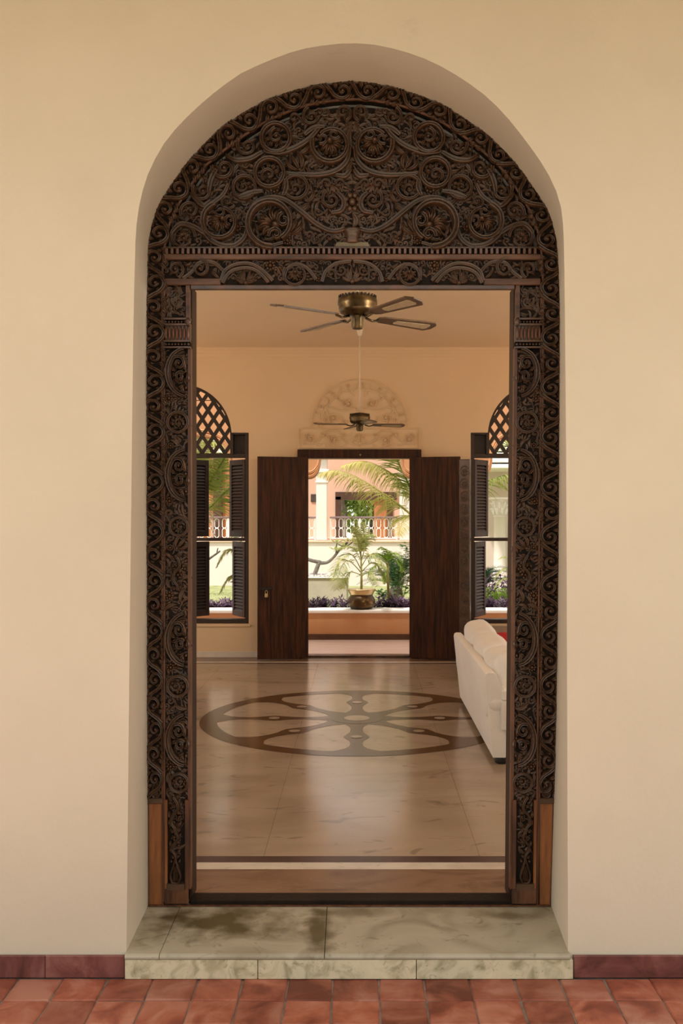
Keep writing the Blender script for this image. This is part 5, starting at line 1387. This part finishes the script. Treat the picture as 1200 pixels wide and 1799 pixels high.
# railings: each bay is a thing
def railing(x0, x1, label):
    root = thing('balcony_railing', label, 'railing', ((x0+x1)/2,BD+.22,zt_), group='white railings of the far terrace'); y = BD+.22
    zh = B(0,910).z; zb = zt_+.05
    obj('handrail', MB().box((x0,y-.04,zh-.01),(x1,y+.04,zh+.035),.008), M['rail_cap'], root); obj('bottom_rail', MB().box((x0,y-.012,zb-.01),(x1,y+.012,zb+.01),.003), M['white_paint'], root)
    n_ = max(2, round((x1-x0)/.19)); st = (x1-x0)/n_
    for k in range(n_+1):
        if k in (0, n_//2, n_): obj('post', MB().box((x0+k*st-.026 if k else x0,y-.026,zt_),(x0+k*st+.026 if k<n_ else x1,y+.026,zh),.006), M['white_paint'], root)
        elif k%2 == 0: obj('baluster', MB().tube([(x0+k*st,y,zb),(x0+k*st,y,zh)],.007,6), M['white_paint'], root)
    mm = MB(); h = (zh-zb-.03)/2
    for q in (0,1):
        cz = zb+.015+h*(q+.5); rr = .052; hh = h/2-.004-rr
        ring_ = [Vector((rr*math.cos(t), 0, math.copysign(hh, math.sin(t) if abs(math.sin(t))>1e-6 else 1)+rr*math.sin(t)))+Vector((0,0,cz)) for t in [2*PI*(k_+.5)/16 for k_ in range(16)]]
        mm.tube(ring_+[ring_[0]], .0095, 6, False)
    mm.tube([(0,0,zb),(0,0,zb+.02)],.008,6); mm.tube([(0,0,zh-.02),(0,0,zh)],.008,6)
    me = mesh_from('link_ring', mm, M['white_paint'], True)
    for k in range(n_): inst('link_ring', me, root, Matrix.Translation((x0+(k+.5)*st,y,0)))
railing(B(579,0).x, B(699,0).x, 'white looped railing in front of the open far doorway')
railing(B(470,0).x, B(554,0).x, 'white looped railing at the left edge of the door view')
railing(B(345,0).x, B(466,0).x, 'white looped railing seen through the left window')

# white corinthian column in the right window
KD = 20.0
kc = thing('white_column', 'white column with a leafy capital in the right window', 'column', (at(878,1015,KD).x,KD,lawn_z(KD)))
kx = at(878,0,KD).x; k0 = lawn_z(KD); zc0, zc1 = at(0,906,KD).z, at(0,877,KD).z
obj('plinth', MB().box((kx-.2,KD-.2,k0-.1),(kx+.2,KD+.2,at(0,1012,KD).z),.015), M['plaster_white'], kc)
sh_ = obj('shaft', MB().lathe([(.135,at(0,1012,KD).z),(.14,at(0,1008,KD).z),(.122,at(0,1002,KD).z),(.115,zc0-.02),(.13,zc0-.015),(.13,zc0)],(kx,KD,0),16), M['plaster_white'], kc, True)
cp_ = obj('capital', MB().lathe([(.115,zc0),(.12,zc0+.10),(.145,zc1-.06),(.18,zc1-.03),(.18,zc1-.005)],(kx,KD,0),16), M['plaster_white'], kc, True)
for row in range(2):
    for k in range(9):
        a = 2*PI*(k+.5*row)/9; d = Vector((math.cos(a),math.sin(a),0)); p = Vector((kx,KD,zc0+.02+row*.12))+d*.12
        m = MB(); m.tube([p,p+d*.02+Vector((0,0,.07)),p+d*.065+Vector((0,0,.12)),p+d*.085+Vector((0,0,.10))],[.02,.022,.018,.008],5); obj('capital_leaf', m, M['white_paint'], cp_, True)
obj('abacus', MB().box((kx-.2,KD-.2,zc1-.01),(kx+.2,KD+.2,zc1+.035),.01), M['plaster_white'], kc)
wsc = thing('side_pavilion', 'white walled pavilion behind the column in the right window', 'building', (4.6,21.5,lawn_z(21.5)))
obj('wall', MB().box((at(838,0,21).x,21,k0-.3),(12,21.3,3.2)), noise_mat('pale_pink_plaster',[(.58,.47,.40),(.64,.52,.45)],1,5,.8), wsc)
for k in range(9): obj('roof_board', MB().box((at(838,0,20).x-.2,19.2,2.42+k*.11),(12,21.4,2.50+k*.11),.01), M['white_paint'], wsc)

# ================================================================ TREES BEYOND
rt2 = random.Random(91)
def tree(x, y, z0, h, rad, label, nleaf=1500, mat=L_tree):
    root = thing('garden_tree', label, 'tree', (x,y,z0), group='trees beyond the far terrace')
    obj('trunk', MB().tube([(x,y,z0-.1),(x+.1,y,z0+h*.35),(x-.05,y,z0+h*.7)],[.16,.12,.06],8), M['bark'], root, True)
    blobs = [Vector((x+rt2.uniform(-.6,.6)*rad,y+rt2.uniform(-.6,.6)*rad,z0+h*.62+rt2.uniform(-.5,.5)*h*.55)) for _ in range(16)]
    m = MB()
    for k in range(nleaf):
        b = rt2.choice(blobs); v = Vector((rt2.gauss(0,1),rt2.gauss(0,1),rt2.gauss(0,1))).normalized()*rad*.5*rt2.uniform(.6,1.05)
        leaf_card(m, b+v, v+Vector((rt2.uniform(-1,1),rt2.uniform(-1,1),rt2.uniform(-1,.4)))*.6, Vector((0,0,1)), rt2.uniform(.16,.3), rt2.uniform(.05,.09))
    obj('crown', m, mat, root, fix=False)
for (px_,y,h,rad,lb) in ((600,33,3.6,1.3,'leafy tree at the left of the far doorway opening'),(625,36,4.2,1.6,'leafy tree in the middle of the far doorway opening'),(650,34,3.4,1.3,'leafy tree at the right of the far doorway opening')):
    tree(at(px_,0,y).x, y, .2, h, rad, lb)
struct('ground_far', MB().box((-30,27,-.4),(30,60,.6)).box((-30,-40,-.5),(30,1.2,-.14)), noise_mat('pale_bounce_ground',[(.60,.50,.38),(.70,.60,.47)],1,5,.9), 'pale ground around the house, added in front to bounce light', 'ground')  # front part is unseen, added pale to bounce light onto the wall

# ================================================================ ADDED FILL LAMPS ON THE HALL SIDE WALLS (unseen, to brighten the hall)
def fill_lamp(x, y, label, power=6):
    s_ = 1 if x < 0 else -1; z = 2.35
    root = thing('fill_lamp', label, 'lamp', (x,y,z), group='added fill lamps of the hall'); warm = (1.0,.78,.54) if x < 0 else (1.0,.68,.38)
    obj('back_plate', MB().box((x,y-.05,z-.10),(x+s_*.02,y+.05,z+.10),.006), M['fan_brass'], root)
    obj('arm', MB().tube([(x+s_*.015,y,z-.04),(x+s_*.10,y,z-.08),(x+s_*.14,y,z-.02)],.009,8), M['fan_brass'], root, True)
    m_, nt_, b_ = _mat('fill_lamp_glass'); b_.inputs['Base Color'].default_value = (1,.9,.75,1); b_.inputs['Emission Color'].default_value = (1,.72,.42,1); b_.inputs['Emission Strength'].default_value = 3.0
    obj('shade', MB().lathe([(.03,-.02),(.06,.02),(.09,.12),(.085,.12),(.055,.022),(.02,-.01)],(x+s_*.14,y,z),20), m_, root, True)
    ld = bpy.data.lights.new('fill_bulb','POINT'); ld.energy = power; ld.color = warm; ld.shadow_soft_size = .06
    lo = bpy.data.objects.new('fill_bulb', ld); C.objects.link(lo); lo.location = (x+s_*.14,y,z+.17)
for y_,wh in ((DB+.35,'near the carved doorway corner'), (DB+3.2,'between the two added side openings'), (DB+6.15,'near the courtyard wall')):
    fill_lamp(XL, y_, 'added brass fill lamp on the left hall wall '+wh, 14 if 'courtyard' in wh else 5); fill_lamp(XR, y_, 'added brass fill lamp on the right hall wall '+wh, 22 if 'courtyard' in wh else 12)

# ================================================================ ADDED HEDGE (unseen behind the camera; blocks low sky to shape light and reflections)
mb = MB(); nx_, nz_ = 60, 10; rh = random.Random(2)
prof_h = [(-7.6,-.2),(-7.5,1.0),(-7.6,2.2),(-7.8,3.0),(-8.3,3.3),(-9,3.2),(-9.2,-.2)]
for i in range(nx_+1):
    x = -14+28*i/nx_
    for y,z in prof_h:
        q = Vector((x,y,z)); mb.v.append((x, y+.35*mnoise.noise(q*.9), z+.30*mnoise.noise(q*.8+Vector((9,0,0))) if z > 0 else z))
q = len(prof_h); mb.f = [(i*q+j,(i+1)*q+j,(i+1)*q+j+1,i*q+j+1) for i in range(nx_) for j in range(q-1)]
struct('light_block_hedge', mb, noise_mat('hedge_green',[(.03,.07,.02),(.10,.17,.05)],5,6,.8,bump=.6,bscale=20), 'added unseen green hedge blocking low light in front of the veranda', 'hedge', smooth=True)

# two whiter fill lamps added inside the doorway to brighten sofa end and floor
def door_fill_lamp(x, label, power):
    z = 2.3; root = thing('fill_lamp', label, 'lamp', (x,DB,z), group='added fill lamps beside the carved doorway')
    obj('back_plate', MB().box((x-.05,DB,z-.10),(x+.05,DB+.02,z+.10),.006), M['fan_brass'], root)
    obj('arm', MB().tube([(x,DB+.015,z-.04),(x,DB+.10,z-.08),(x,DB+.14,z-.02)],.009,8), M['fan_brass'], root, True)
    m_, nt_, b_ = _mat('white_fill_glass'); b_.inputs['Base Color'].default_value = (1,.97,.92,1); b_.inputs['Emission Color'].default_value = (1,.94,.86,1); b_.inputs['Emission Strength'].default_value = 3.0
    obj('shade', MB().lathe([(.03,-.02),(.06,.02),(.09,.12),(.085,.12),(.055,.022),(.02,-.01)],(x,DB+.14,z),20), m_, root, True)
    ld = bpy.data.lights.new('fill_bulb','POINT'); ld.energy = power; ld.color = (1.0,.93,.84); ld.shadow_soft_size = .06
    lo = bpy.data.objects.new('fill_bulb', ld); C.objects.link(lo); lo.location = (x,DB+.14,z+.17)
door_fill_lamp(-1.55, 'added white fill lamp inside the hall left of the carved doorway', 28); door_fill_lamp(1.45, 'added white fill lamp inside the hall right of the carved doorway', 45)
